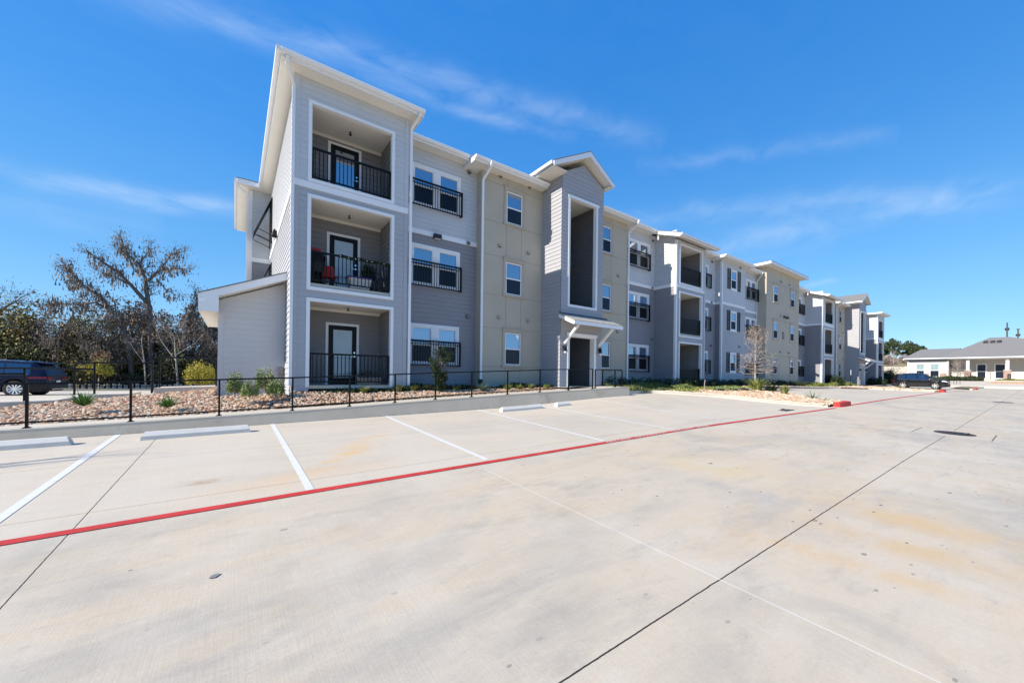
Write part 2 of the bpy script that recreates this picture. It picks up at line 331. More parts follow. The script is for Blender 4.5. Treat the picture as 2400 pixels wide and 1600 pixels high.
# ------------------------------------------------ mesh helpers
ORI = {}
def setp(o, label=None, cat=None, group=None, kind=None):
    if label: o['label'] = label
    if cat: o['category'] = cat
    if group: o['group'] = group
    if kind: o['kind'] = kind
    return o
def thing(name, label, cat, loc, group=None):
    o = bpy.data.objects.new(name, None); COL.objects.link(o); o.empty_display_size = .3
    o.location = (loc[0], loc[1], loc[2]+E); ORI[o.name] = Vector(loc)
    return setp(o, label, cat, group)
class MB:
    def __init__(s): s.v = []; s.f = []; s.mi = []; s.mats = []; s.cur = 0; s.r = []; s.rv = None
    def m(s, key):
        mt_ = M[key]
        if mt_ not in s.mats: s.mats.append(mt_)
        s.cur = s.mats.index(mt_); return s
    def face(s, pts):
        i = len(s.v); s.v.extend([tuple(p) for p in pts]); s.f.append(tuple(range(i, i+len(pts)))); s.mi.append(s.cur); s.r.append(random.random() if s.rv is None else s.rv)
    def addf(s, idx): s.f.append(tuple(idx)); s.mi.append(s.cur); s.r.append(random.random() if s.rv is None else s.rv)
    def hexa(s, c):   # 8 corners: bottom ring 0-3, top ring 4-7
        i = len(s.v); s.v.extend([tuple(p) for p in c])
        for q in ((3,2,1,0),(4,5,6,7),(0,1,5,4),(1,2,6,5),(2,3,7,6),(3,0,4,7)): s.addf([i+k for k in q])
        return s
    def box(s, x0, x1, y0, y1, z0, z1):
        s.hexa([(x0,y0,z0),(x1,y0,z0),(x1,y1,z0),(x0,y1,z0),(x0,y0,z1),(x1,y0,z1),(x1,y1,z1),(x0,y1,z1)]); return s
    def bar(s, p, q, w, h=None):
        p, q = Vector(p), Vector(q); h = h or w; d = (q-p).normalized(); a = Vector((0,0,1)) if abs(d.z) < .95 else Vector((0,1,0))
        u = d.cross(a).normalized()*(w/2); v = u.cross(d).normalized()*(h/2)
        s.hexa([p-u-v, p+u-v, q+u-v, q-u-v, p-u+v, p+u+v, q+u+v, q-u+v]); return s
    def tube(s, pts, rad, n=6, cap=True):
        rings = []; pts = [Vector(p) for p in pts]
        if not isinstance(rad, (list, tuple)): rad = [rad]*len(pts)
        for i, p in enumerate(pts):
            d = (pts[min(i+1, len(pts)-1)]-pts[max(i-1, 0)])
            if d.length < 1e-6: d = Vector((0,0,1))
            d.normalize(); a = Vector((0,0,1)) if abs(d.z) < .9 else Vector((1,0,0)); u = d.cross(a).normalized(); v = u.cross(d)
            b = len(s.v)
            for k in range(n): t = 2*math.pi*k/n; s.v.append(tuple(p+(u*math.cos(t)+v*math.sin(t))*rad[i]))
            rings.append(b)
        for i in range(len(rings)-1):
            for k in range(n): s.addf((rings[i]+k, rings[i]+(k+1)%n, rings[i+1]+(k+1)%n, rings[i+1]+k))
        if cap: s.addf([rings[0]+k for k in range(n)][::-1]); s.addf([rings[-1]+k for k in range(n)])
        return s
    def cyl(s, c, axis, r, h, n=20):
        c = Vector(c); ax = Vector(axis).normalized()*h/2; s.tube([c-ax, c+ax], r, n); return s
    def prism(s, poly, z0f, z1f):
        n = len(poly); i = len(s.v)
        z0 = z0f if callable(z0f) else (lambda x, y: z0f); z1 = z1f if callable(z1f) else (lambda x, y: z1f)
        s.v += [(x, y, z0(x, y)) for x, y in poly]+[(x, y, z1(x, y)) for x, y in poly]
        s.addf([i+k for k in range(n)][::-1]); s.addf([i+n+k for k in range(n)])
        for k in range(n): s.addf((i+k, i+(k+1)%n, i+n+(k+1)%n, i+n+k))
        return s
    def build(s, name, parent=None, smooth=False, loc=None, label=None, cat=None, group=None, kind=None, bevel=0):
        o_ = ORI[root_of(parent).name] if parent else (Vector(loc) if loc else Vector((0, 0, 0)))
        me = bpy.data.meshes.new(name); me.from_pydata([tuple(Vector(v)-o_) for v in s.v], [], s.f)
        for m_ in s.mats: me.materials.append(m_)
        me.polygons.foreach_set('material_index', s.mi)
        at = me.attributes.new('rnd', 'FLOAT', 'FACE'); at.data.foreach_set('value', s.r)
        if smooth: me.polygons.foreach_set('use_smooth', [True]*len(me.polygons))
        me.update()
        o = bpy.data.objects.new(name, me); COL.objects.link(o)
        if parent: o.parent = parent
        else: o.location = (o_.x, o_.y, o_.z+E); ORI[o.name] = o_
        if bevel:
            b = o.modifiers.new('bevel', 'BEVEL'); b.width = bevel; b.segments = 2; b.limit_method = 'ANGLE'
        return setp(o, label, cat, group, kind)
def root_of(o):
    while o.parent: o = o.parent
    return o
def copy_tree(o, d, label=None):
    c = o.copy(); COL.objects.link(c); c.location = o.location+Vector(d)
    if label: c['label'] = label
    for ch in list(o.children):
        k = ch.copy(); COL.objects.link(k); k.parent = c
        for g in list(ch.children):
            q = g.copy(); COL.objects.link(q); q.parent = k
    return c

# ------------------------------------------------ the setting
def grid(name, xs, ys, zf, key, kind='structure'):
    b = MB().m(key); n = len(ys)
    for x in xs:
        for y in ys: b.v.append((x, y, zf(x, y)))
    for i in range(len(xs)-1):
        for j in range(n-1): b.addf((i*n+j, (i+1)*n+j, (i+1)*n+j+1, i*n+j+1))
    return b.build(name, kind=kind, smooth=True)
def fr(a, b, st): 
    r = []; x = a
    while x < b: r.append(x); x += st
    return r+[b]
grid('parking_lot', fr(-30, 8, 2)+fr(8.5, 16, .75)[0:]+fr(17, 84, 1.5), [-60, -30, -12, -6, 0, 4]+fr(5, 14, .75), gz, 'concrete')
grid('ground', [-900, -300, -100, -40, -20, -10, 0, 40, 78, 90, 110, 130, 300, 900], [-900, -300, -60, -20, 0, 14, 16, 24, 40, 60, 100, 300, 900],
     lambda x, y: (-2.2 if (x < 80 and y < 16) else -1.42) + (0 if x < 100 else min((x-100)*.02, 1.2)), 'dirt')

# ------------------------------------------------ the apartment building
B = thing('apartment_building', 'long three-storey apartment building in grey siding and tan stucco with white trim and black balconies', 'building', (20, 14, -.45))
STEP = .178
def wall(b, face, pl, u0, u1, z0, z1, holes=(), siding=True):
    if z1-z0 < .01: return
    def P(u, z, off):
        if face == 'F': return (u, pl-off, z)
        if face == 'L': return (pl-off, u, z)
        return (pl+off, u, z)
    us = sorted({u0, u1} | {h for H in holes for h in H[:2] if u0 < h < u1})
    zs = {z0, z1} | {h for H in holes for h in H[2:] if z0 < h < z1}
    if siding:
        k = math.ceil(z0/STEP)
        while k*STEP < z1: zs.add(round(k*STEP, 5)); k += 1
    zs = sorted(zs)
    def off(z, up):   # lap profile: each board leans out towards its lower edge
        if not siding: return 0
        f = z/STEP-math.floor(z/STEP+1e-4)
        if up: f = 1 if f < 1e-3 else f
        return .019*(1-f)
    for a, c in zip(zs, zs[1:]):
        if c-a < 1e-4: continue
        run = None
        for i in range(len(us)-1):
            mu = (us[i]+us[i+1])/2; mz = (a+c)/2
            solid = not any(H[0] < mu < H[1] and H[2] < mz < H[3] for H in holes)
            if solid:
                run = [us[i], us[i+1]] if run is None else [run[0], us[i+1]]
            if (not solid or i == len(us)-2) and run:
                oa, oc = off(a, False), off(c, True)
                b.face([P(run[0], a, oa), P(run[1], a, oa), P(run[1], c, oc), P(run[0], c, oc)])
                if siding and oa > .018: b.face([P(run[0], a, 0), P(run[1], a, 0), P(run[1], a, oa), P(run[0], a, oa)])
                run = None
def board(b, x0, x1, z0, z1, y, t=.03):  b.box(x0, x1, y-t, y+.02, z0, z1)
def frame4(b, x0, x1, z0, z1, y, w=.10, t=.03, dy=.02, bottom=True):
    b.box(x0, x0+w, y-t, y+dy, z0, z1); b.box(x1-w, x1, y-t, y+dy, z0, z1); b.box(x0+w, x1-w, y-t-.002, y+dy, z1-w, z1)
    if bottom: b.box(x0+w, x1-w, y-t-.002, y+dy, z0, z0+w)
def sash(x0, x1, z0, z1, y, up='glass', lo='screen', parent=B, name='window', rail=True):
    """single hung window unit set into the wall"""
    b = MB().m('frame'); w = .045; zm = (z0+z1)/2
    frame4(b, x0, x1, z0, z1, y, w, .012, .06)
    b.box(x0+w, x1-w, y+.0, y+.05, zm-.028, zm+.028)
    o = b.build(name, parent)
    p = MB().m(up); p.box(x0+w, x1-w, y+.034, y+.040, zm+.028, z1-w); p.build('upper_pane', o)
    p = MB().m(lo); p.box(x0+w, x1-w, y+.020, y+.026, z0+w, zm-.028); p.build('lower_pane', o)
    return o
def railing(x0, x1, y, z0, z1, parent=B, sp=.115, post=.07, name='balcony_railing', side=False, sd=.0):
    b = MB().m('black')
    b.box(x0, x1, y-.03, y+.03, z1-.055, z1); b.box(x0, x1, y-.02, y+.02, z0, z0+.04)
    b.box(x0, x0+post, y-.035, y+.035, z0-.02, z1-.003); b.box(x1-post, x1, y-.035, y+.035, z0-.02, z1-.003)
    n = int((x1-x0)/sp)
    for i in range(1, n):
        x = x0+(x1-x0)*i/n; b.box(x-.011, x+.011, y-.011, y+.011, z0+.03, z1-.04)
    return b.build(name, parent)
def juliet(x0, x1, y, z0, z1):
    b = MB().m('black')
    b.box(x0, x1, y-.03, y+.03, z1-.05, z1); b.box(x0, x1, y-.02, y+.02, z0, z0+.04); b.box(x0+.06, x1-.06, y-.012, y+.012, z1-.16, z1-.135)
    for x in (x0, x1): b.box(x-.03, x+.03, y-.035, y+.035, z0-.02, z1-.004); b.box(x-.018, x+.018, y+.035, y+.14, z1-.05, z1-.01); b.box(x-.018, x+.018, y+.035, y+.14, z0, z0+.04)
    n = int((x1-x0)/.105)
    for i in range(1, n):
        x = x0+(x1-x0)*i/n; b.box(x-.011, x+.011, y-.011, y+.011, z0+.03, z1-.03)
    return b.build('window_railing', B)
def pairwin(x0, x1, zt, y, up='glass', H=1.62):
    """white trimmed pair of windows with a wide centre mullion"""
    b = MB().m('white'); z0 = zt-H; t = .12
    b.box(x0, x1, y-.035, y+.02, zt-t, zt); b.box(x0, x1, y-.037, y+.02, z0, z0+.09)
    b.box(x0, x0+t, y-.03, y+.02, z0+.09, zt-t); b.box(x1-t, x1, y-.03, y+.02, z0+.09, zt-t)
    xm = (x0+x1)/2; b.box(xm-.13, xm+.13, y-.03, y+.06, z0+.09, zt-t)
    b.build('window_trim', B)
    for a, c in ((x0+t, xm-.13), (xm+.13, x1-t)): sash(a, c, z0+.09, zt-t, y, up)
    return (x0+.03, x1-.03, z0+.03, zt-.03)
def stuccowin(x0, x1, z0, z1, y, up='glass'):
    b = MB().m('stuccotrim')
    b.box(x0-.14, x1+.15, y-.05, y+.01, z1+.03, z1+.16); b.box(x0-.18, x1+.19, y-.07, y+.01, z1+.16, z1+.20)
    b.box(x0-.14, x0-.01, y-.035, y+.01, z0-.01, z1+.03); b.box(x1+.01, x1+.15, y-.035, y+.01, z0-.01, z1+.03)
    b.box(x0-.18, x1+.19, y-.07, y+.01, z0-.11, z0-.01)
    b.build('window_surround', B)
    sash(x0, x1, z0, z1, y, up)
    return (x0, x1, z0, z1)
LV = (-.35, 2.76, 5.89)     # balcony floor levels
W = 14.45
def balcony(x0, x1, y, frames, depth=1.5, door=True, floor0=-.4, front='mid'):
    """frames: three outer frame rectangles; builds the frames, the recess, its door and the railing"""
    holes = []
    for i, (fx0, fx1, fz0, fz1) in enumerate(frames):
        b = MB().m('white'); w_ = .10
        frame4(b, fx0, fx1, fz0, fz1, y, w_, .04, .12, bottom=i > 0)
        if i > 0: b.box(fx0+w_, fx1-w_, y+.02, y+.16, fz0-.02, fz0+w_-.03)
        b.build('opening_trim', B)
        h = (fx0+w_-.01, fx1-w_+.01, (fz0+w_-.01) if i else -.7, fz1-w_+.01); holes.append(h)
        ix0, ix1, iz0, iz1 = h; yb = y+depth; zf = LV[i]
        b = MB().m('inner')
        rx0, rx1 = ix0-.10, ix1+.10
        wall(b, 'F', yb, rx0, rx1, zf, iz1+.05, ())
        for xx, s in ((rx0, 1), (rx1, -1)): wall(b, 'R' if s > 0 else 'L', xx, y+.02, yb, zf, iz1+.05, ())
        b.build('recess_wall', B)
        b = MB().m('soffit'); b.box(rx0, rx1, y+.02, yb, iz1+.05, iz1+.12); b.build('balcony_ceiling', B); b = MB().m('soffit'); b.box(rx0+.02, rx1-.02, yb-.035, yb-.012, iz1-.05, iz1+.049); b.build('ceiling_trim', B)
        b = MB().m('walk'); b.box(rx0, rx1, y+.03, yb, zf-.1, zf); b.build('balcony_slab', B)
        # sprinkler head under the ceiling
        b = MB().m('ventdark'); b.cyl((x0+(x1-x0)*.5, y+.8, iz1), (0, 0, 1), .025, .10, 8); b.cyl((x0+(x1-x0)*.5, y+.8, iz1-.06), (0, 0, 1), .05, .012, 10); b.build('sprinkler_head', B)
        if door:
            dx = fx0+.80; d0, d1 = dx, dx+1.10; zt = zf+2.14
            b = MB().m('white'); frame4(b, d0, d1, zf, zt, yb, .09, .04, 0, bottom=False); b.build('door_trim', B)
            b = MB().m('blackdoor'); a0, a1, at_ = d0+.09, d1-.09, zt-.09
            b.box(a0, a0+.15, yb-.06, yb-.014, zf, at_); b.box(a1-.15, a1, yb-.06, yb-.014, zf, at_); b.box(a0+.15, a1-.15, yb-.058, yb-.014, at_-.15, at_); b.box(a0+.15, a1-.15, yb-.058, yb-.014, zf, zf+.22)
            dd = b.build('balcony_door', B)
            p = MB().m('doorglass' if i < 2 else 'glass'); p.box(a0+.15, a1-.15, yb-.04, yb-.03, zf+.22, at_-.15); p.build('door_pane', dd)
            p = MB().m('chrome'); p.cyl((a1-.075, yb-.075, zf+1.12), (0, 1, 0), .03, .03, 10); p.build('deadbolt', dd)
            p = MB().m('chrome'); p.cyl((a1-.075, yb-.09, zf+.98), (0, 1, 0), .028, .06, 10); p.bar((a1-.075, yb-.115, zf+.98), (a1-.19, yb-.115, zf+.98), .018); p.build('door_handle', dd)
        railing(ix0, ix1, y+.07, (zf+.09) if i else zf+.09, zf+1.0)
    return holes
def vent(x, z, y, key='vent', s=.15):
    b = MB().m(key); b.box(x-s/2, x+s/2, y-.03, y-.0121, z-s/2, z+s/2)
    b.hexa([(x-s*.42, y-.10, z-s*.35), (x+s*.42, y-.10, z-s*.35), (x+s*.42, y-.03, z-s*.35), (x-s*.42, y-.03, z-s*.35), (x-s*.42, y-.09, z+s*.1), (x+s*.42, y-.09, z+s*.1), (x+s*.42, y-.03, z+s*.45), (x-s*.42, y-.03, z+s*.45)])
    b.m('ventdark'); b.box(x-s*.34, x+s*.34, y-.095, y-.035, z-s*.44, z-s*.355); b.build('wall_vent', B)
def eave(x0, x1, yf, zt, yb=14.6, th=.19, left=True, gut=True):
    if gut: yf += .12; zt -= .02
    b = MB().m('white')
    b.box(x0, x1, yf, yf+.03, zt-th, zt)
    b.box(x0, x0+.03, yf+.03, yb, zt-th, zt); b.box(x1-.03, x1, yf+.03, yb, zt-th, zt)
    b.m('soffit'); b.box(x0+.03, x1-.03, yf+.03, yb, zt-th+.02, zt-th+.05)
    b.m('shingle'); b.box(x0-.02, x1+.02, yf-.01, yb, zt+.002, zt+.025)
    b.build('eave', B)
    if gut:
        g = MB().m('white'); n = 6
        prof = [(yf-.001, zt-.01), (yf-.13, zt-.01), (yf-.135, zt-.05), (yf-.10, zt-.12), (yf-.06, zt-.135), (yf-.001, zt-.135)]
        i = len(g.v); g.v += [(x0, a, c) for a, c in prof]+[(x1, a, c) for a, c in prof]; k = len(prof)
        for q in range(k): g.addf((i+q, i+(q+1)%k, i+k+(q+1)%k, i+k+q))
        g.addf([i+q for q in range(k)]); g.addf([i+k+q for q in range(k)]); g.build('gutter', B)
def spout(pts, w=.085, d=.06, boot=None):
    b = MB().m('white')
    for p, q in zip(pts, pts[1:]): b.bar(p, q, w, d)
    if boot: b.m('ventdark').box(pts[-1][0]-.07, pts[-1][0]+.07, pts[-1][1]-.06, pts[-1][1]+.06, boot, pts[-1][2])
    b.build('downspout', B)
def returns(b_keys, x0, x1, y, ztop, zsplit=5.58, y2=W+.05, left=True, right=True, siding=True):
    for xx, fc, on in ((x0, 'L', left), (x1, 'R', right)):
        if not on: continue
        b = MB().m(b_keys[0]); wall(b, fc, xx, y, y2, -.75, min(zsplit, ztop), (), siding); b.build('side_wall', B)
        if zsplit < ztop: b = MB().m(b_keys[1]); wall(b, fc, xx, y, y2, zsplit, ztop, (), siding); b.build('side_wall', B)
def front(keys, x0, x1, y, ztop, holes=(), zsplit=5.58, siding=True, name='front_wall'):
    b = MB().m(keys[0]); wall(b, 'F', y, x0, x1, -.75, min(zsplit, ztop), holes, siding); b.build(name, B)
    if zsplit < ztop: b = MB().m(keys[1]); wall(b, 'F', y, x0, x1, zsplit, ztop, holes, siding); b.build(name, B)
def band(x0, x1, y, z0=5.56, z1=5.75):
    b = MB().m('white'); b.box(x0, x1, y-.035, y+.0, z0, z1); b.build('trim_band', B)
def corner(x, y, z0, z1, key='white', side=-1, w=.11):
    b = MB().m(key); xa, xb = (x-.028, x+w) if side < 0 else (x-w, x+.028)
    b.box(xa, xb, y-.028, y+.002, z0, z1)
    xs_ = (x-.028, x-.001) if side < 0 else (x+.001, x+.028)
    b.box(xs_[0], xs_[1], y+.002, y+w, z0, z1); b.build('corner_board', B)

# --- first balcony tower
h = balcony(1.36, 4.80, 13.0, [(1.71, 4.35, -.4, 2.30), (1.71, 4.34, 2.54, 5.42), (1.71, 4.33, 5.79, 8.24)])
front(('mid', 'light'), 1.36, 4.80, 13.0, 8.95, h, 5.60)
band(1.36, 4.82, 13.0, 5.585, 5.775)
corner(1.36, 13.0, -.7, 5.585, 'mid'); corner(1.36, 13.0, 5.775, 8.9, 'light'); corner(4.80, 13.0, -.7, 5.585, 'mid', 1); corner(4.80, 13.0, 5.775, 8.9, 'light', 1)
b = MB().m('mid'); wall(b, 'L', 1.36, 13.0, 22.6, -.75, 5.6); b.build('side_wall', B)
b = MB().m('light'); wall(b, 'L', 1.36, 13.0, 22.6, 5.6, 8.95); b.build('side_wall', B)
b = MB().m('white'); b.box(1.325, 1.36, 13.14, 22.6, 5.585, 5.775); b.build('trim_band', B)
returns(('mid', 'light'), 1.36, 4.80, 13.0, 8.95, left=False)
eave(.95, 5.17, 12.4, 9.07, 23.8, .2)
spout([(1.10, 12.45, 8.90), (1.10, 12.55, 8.75), (1.31, 12.94, 8.45), (1.31, 12.94, -.35)])
spout([(5.02, 12.45, 8.90), (5.0, 12.52, 8.78), (4.89, 12.93, 8.55), (4.89, 12.93, -.4)])
b = MB().m('white'); b.box(.95-.13, .949, 12.40, 23.8, 8.92, 9.045); b.build('gutter', B)
# --- paired window bays W
def wbay(x0, x1, wx0, wx1, rx0, rx1, up=('blinds_sky', 'glass', 'glass'), y=W, keys=('dark', 'light'), win=True, top=8.95):
    hs_ = []
    if win:
        for zt, zr, u in ((2.04, 1.39, up[0]), (5.17, 4.50, up[1]), (8.30, 7.62, up[2])):
            hs_.append(pairwin(wx0, wx1, zt, y, u)); juliet(rx0, rx1, y-.16, zr-1.0, zr)
    front(keys, x0, x1, y, top, hs_)
    band(x0, x1, y)
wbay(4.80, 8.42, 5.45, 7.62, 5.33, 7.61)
eave(5.26, 7.74, 13.85, 9.10)
for z in (8.67, 5.66, 2.53): vent(8.0, z, W-.02, 'vent')
b = MB().m('ventdark'); b.box(6.40, 6.72, W-.17, W-.036, 5.50, 5.68); b.m('plate'); b.box(6.43, 6.69, W-.16, W-.05, 5.485, 5.499); b.build('wall_pack_light', B)
# --- stucco bay A, gable tower G, stucco bay Bb
def stuccobay(x0, x1, wx0, wx1, y=14.0, ups=('blinds_sky', 'glass', 'glass'), joints=True, top=8.9):
    hs_ = [stuccowin(wx0, wx1, a, c, y, u) for (a, c), u in zip(((.51, 1.94), (3.65, 5.07), (6.81, 8.21)), ups)]
    front(('stucco', 'stucco'), x0, x1, y, top, hs_, 20, False)
    returns(('stucco', 'stucco'), x0, x1, y, top, 20, siding=False)
    b = MB().m('groove')
    for z in (.42, 2.10, 3.55, 5.24, 6.70, 8.38):
        b.box(x0+.01, wx0-.19, y-.004, y-.001, z-.008, z+.008); b.box(wx1+.20, x1-.01, y-.004, y-.001, z-.008, z+.008)
    for a, c in ((-.4, .40), (2.12, 3.53), (5.26, 6.69), (8.42, 8.88)):
        for xx in (wx0+.02, wx1-.02): b.box(xx-.008, xx+.008, y-.004, y-.001, a, c)
    b.build('stucco_joint', B)
stuccobay(8.42, 11.75, 9.68, 10.55)
eave(7.76, 11.70, 13.4, 8.95, th=.2)
for z in (8.74, 5.70, 2.58): vent(9.32, z, 14.0, 'stuccotrim'); vent(10.92, z, 14.0, 'stuccotrim')
spout([(8.48, 13.33, 8.82), (8.47, 13.42, 8.62), (8.42, 13.94, 8.30), (8.42, 13.94, -.13)], .10, boot=-.30)
stuccobay(14.5, 18.12, 15.84, 16.71, ups=('glass', 'glass', 'glass'))
eave(14.5, 18.46, 13.4, 8.95, th=.2)
for z in (5.70, 2.58): vent(17.3, z, 14.0, 'stuccotrim')
spout([(18.25, 13.33, 8.82), (18.22, 13.42, 8.62), (18.16, 13.94, 8.30), (18.16, 13.94, -.3)], .10)
def gable(x0, x1, y, dz=0, canopy=True):
    xm = (x0+x1)/2; o0, o1 = x0+.40, x1-.42
    hT = (o0+.10, o1-.10, 3.30, 8.14); hD = (o0+.12, o1-.12, -.75, 1.88)
    front(('blue', 'blue'), x0, x1, y, 9.15, (hT, hD), 20)
    returns(('blue', 'blue'), x0, x1, y, 9.2, 20, y2=14.5)
    b = MB().m('blue')
    for k in range(5):
        za, zb = 9.15+k*STEP, 9.15+(k+1)*STEP; q = lambda z: (z-9.15)/.52
        if xm-x0-q(za) <= 0: break
        qb = min(q(zb), xm-x0); b.face([(x0+q(za), y-.011, za), (x1-q(za), y-.011, za), (x1-qb, y, min(zb, 10.0)), (x0+qb, y, min(zb, 10.0))])
    b.build('gable_wall', B)
    b = MB().m('white'); frame4(b, o0, o1, 3.20, 8.24, y, .11, .04, .16); b.box(o0-.06, o1+.06, y-.06, y-.042, 8.13, 8.26); b.build('opening_trim', B)
    b = MB().m('white'); frame4(b, o0+.02, o1-.02, -.43, 1.98, y, .13, .04, .25, bottom=False); b.box(o0-.04, o1+.04, y-.06, y-.042, 1.90, 2.02); b.build('entry_trim', B)
    # stairwell
    b = MB().m('stairshade'); i0, i1, yb = x0+.22, x1-.22, 18.2
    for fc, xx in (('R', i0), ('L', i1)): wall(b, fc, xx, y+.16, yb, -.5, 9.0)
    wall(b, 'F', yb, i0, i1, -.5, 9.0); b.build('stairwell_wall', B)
    b = MB().m('soffit'); b.box(i0, i1, y+.16, yb, 8.35, 8.45); b.build('stairwell_ceiling', B)
    for z, yy in ((-.42, y+.03), (2.7, y+3.5), (5.85, y+3.5)): b = MB().m('walk'); b.box(i0, i1, yy, yb, z-.2, z); b.build('landing_slab', B)
    b = MB().m('ventdark')
    for k in range(10): b.box(i0+.1, xm-.05, 14.6+k*.28, 14.9+k*.28, -.35+k*.19, -.30+k*.19)
    b.bar((i0+.12, 14.4, -.40), (i0+.12, 17.5, 1.62), .05, .26); b.bar((xm, 14.4, -.40), (xm, 17.5, 1.62), .05, .26)
    b.bar((xm, 14.4, .5), (xm, 17.5, 2.5), .04); b.build('stair', B)
    # gable roof: ridge runs back
    b = MB(); yf, yb = y-.38, 19.; xl, xr = x0-.85, x1+.25; zr = 10.34; zl, zR = 9.20, 9.36
    for xe, ze in ((xl, zl), (xr, zR)):
        b.m('soffit'); b.hexa([(xe, yf+.02, ze-.16), (xm, yf+.02, zr-.20), (xm, yb, zr-.20), (xe, yb, ze-.16), (xe, yf+.02, ze-.10), (xm, yf+.02, zr-.10), (xm, yb, zr-.10), (xe, yb, ze-.10)])
        b.m('shingle'); b.hexa([(xe, yf, ze-.002), (xm, yf, zr), (xm, yb, zr), (xe, yb, ze-.002), (xe, yf-.02, ze+.04), (xm, yf-.02, zr+.045), (xm, yb, zr+.045), (xe, yb, ze+.04)])
        b.m('white'); b.hexa([(xe, yf-.03, ze-.2), (xm, yf-.03, zr-.24), (xm, yf+.02, zr-.24), (xe, yf+.02, ze-.2), (xe, yf-.03, ze-.004), (xm, yf-.03, zr-.002), (xm, yf+.02, zr-.002), (xe, yf+.02, ze-.004)])
        b.box(min(xe, xe+.03*(1 if xe < xm else -1)), max(xe, xe+.03*(1 if xe < xm else -1)), yf+.021, yb, ze-.2, ze-.003)
        b.box(xe-.12 if xe < xm else xe+.001, xe-.001 if xe < xm else xe+.12, yf+.0, yb-.1, ze-.13, ze-.01)
        b.m('soffit'); xa, xb = (xe+.03, x0-.013) if xe < xm else (x1+.013, xe-.03); b.box(xa, xb, yf+.03, yb, ze-.19, ze-.165)
    b.build('gable_roof', B)
    if canopy:
        cx0, cx1 = x0-.12, x1+.35
        b = MB().m('shinglelt'); b.hexa([(cx0, y-.95, 2.40), (cx1, y-.95, 2.40), (cx1, y-.013, 2.80), (cx0, y-.013, 2.80), (cx0, y-.97, 2.45), (cx1, y-.97, 2.45), (cx1, y-.013, 2.86), (cx0, y-.013, 2.86)])
        b.m('ventdark').box(cx0, cx1, y-.05, y-.013, 2.861, 2.89)
        b.m('white'); b.box(cx0, cx1, y-.99, y-.95, 2.27, 2.42)
        for xx in (cx0, cx1-.04): b.hexa([(xx, y-.95, 2.26), (xx+.04, y-.95, 2.26), (xx+.04, y-.013, 2.66), (xx, y-.013, 2.66), (xx, y-.95, 2.399), (xx+.04, y-.95, 2.399), (xx+.04, y-.013, 2.799), (xx, y-.013, 2.799)])
        b.m('soffit').hexa([(cx0+.04, y-.95, 2.29), (cx1-.04, y-.95, 2.29), (cx1-.04, y-.013, 2.69), (cx0+.04, y-.013, 2.69), (cx0+.04, y-.95, 2.31), (cx1-.04, y-.95, 2.31), (cx1-.04, y-.013, 2.71), (cx0+.04, y-.013, 2.71)])
        b.m('white')
        for xx in (x0+.22, x1-.28): b.bar((xx, y-.06, 1.52), (xx, y-.90, 2.28), .10, .10)
        b.build('entry_canopy', B)
        for xx in (x0+.19, x1-.24):
            b = MB().m('black'); b.cyl((xx, y-.05, 1.35), (0, 1, 0), .05, .06, 12); b.tube([(xx, y-.13, 1.42), (xx, y-.13, 1.30), (xx, y-.13, 1.16)], [.03, .075, .065], 12)
            b.m('headlight').tube([(xx, y-.13, 1.159), (xx, y-.13, 1.10), (xx, y-.13, 1.06)], [.058, .055, .02], 12); b.build('entry_lamp', B)
gable(11.75, 14.5, 12.65)
# --- W2, tower 2
wbay(18.12, 21.47, 18.72, 20.85, 18.62, 20.72, ('glass', 'blinds_sky', 'glass'))
for z in (8.61, 5.66, 2.44): vent(21.14, z, W-.02, 'vent')
eave(18.46, 20.8, 13.85, 9.08)
def tower(x0, x1, fx0, fx1, lowroof=True, ox=.65):
    h = balcony(x0, x1, 13.0, [(fx0, fx1, -.4, 2.26), (fx0, fx1, 2.54, 5.32), (fx0, fx1, 5.72, 8.21)])
    zt = 8.40 if lowroof else 8.95
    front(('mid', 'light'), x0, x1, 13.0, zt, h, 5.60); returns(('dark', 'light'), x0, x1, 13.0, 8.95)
    corner(x0, 13.0, -.7, zt-.06); corner(x1, 13.0, -.7, zt-.06, 'light', 1)
    b = MB().m('white'); b.box(x0+.13, x1-.13, 12.965, 12.999, 5.52, 5.69); b.box(x0-.034, x0-.0125, 13.12, W, 5.56, 5.75); b.build('trim_band', B)
    if lowroof:
        b = MB(); xa, xb = x0-ox, x1+.5
        def slab(z0, z1, xa, xb, ya, yb_, k): b.m(k).hexa([(xa, ya, 8.45+z0), (xb, ya, 8.45+z0), (xb, yb_, 9.10+z0), (xa, yb_, 9.10+z0), (xa, ya, 8.45+z1), (xb, ya, 8.45+z1), (xb, yb_, 9.10+z1), (xa, yb_, 9.10+z1)])
        slab(-.17, -.14, xa+.03, xb-.03, 12.43, 14.2, 'soffit'); slab(.003, .03, xa-.02, xb+.02, 12.38, 14.2, 'shingle')
        slab(-.2, 0, xa, xa+.029, 12.4, 14.2, 'white'); slab(-.2, 0, xb-.029, xb, 12.4, 14.2, 'white'); b.m('white').box(xa+.03, xb-.03, 12.39, 12.42, 8.26, 8.44)
        b.box(xa, xb, 12.26, 12.389, 8.32, 8.44); b.build('tower_roof', B)
    else: eave(x0-ox, x1+.6, 12.4, 9.08, 24)
tower(21.45, 24.80, 21.77, 24.45)
wbay(24.80, 29.1, 25.86, 28.03, 25.78, 28.15, ('glass', 'glass', 'glass'))
eave(25.32, 28.42, 13.85, 9.08)
for z in (8.64, 5.66, 2.47): vent(28.45, z, W-.02, 'vent')
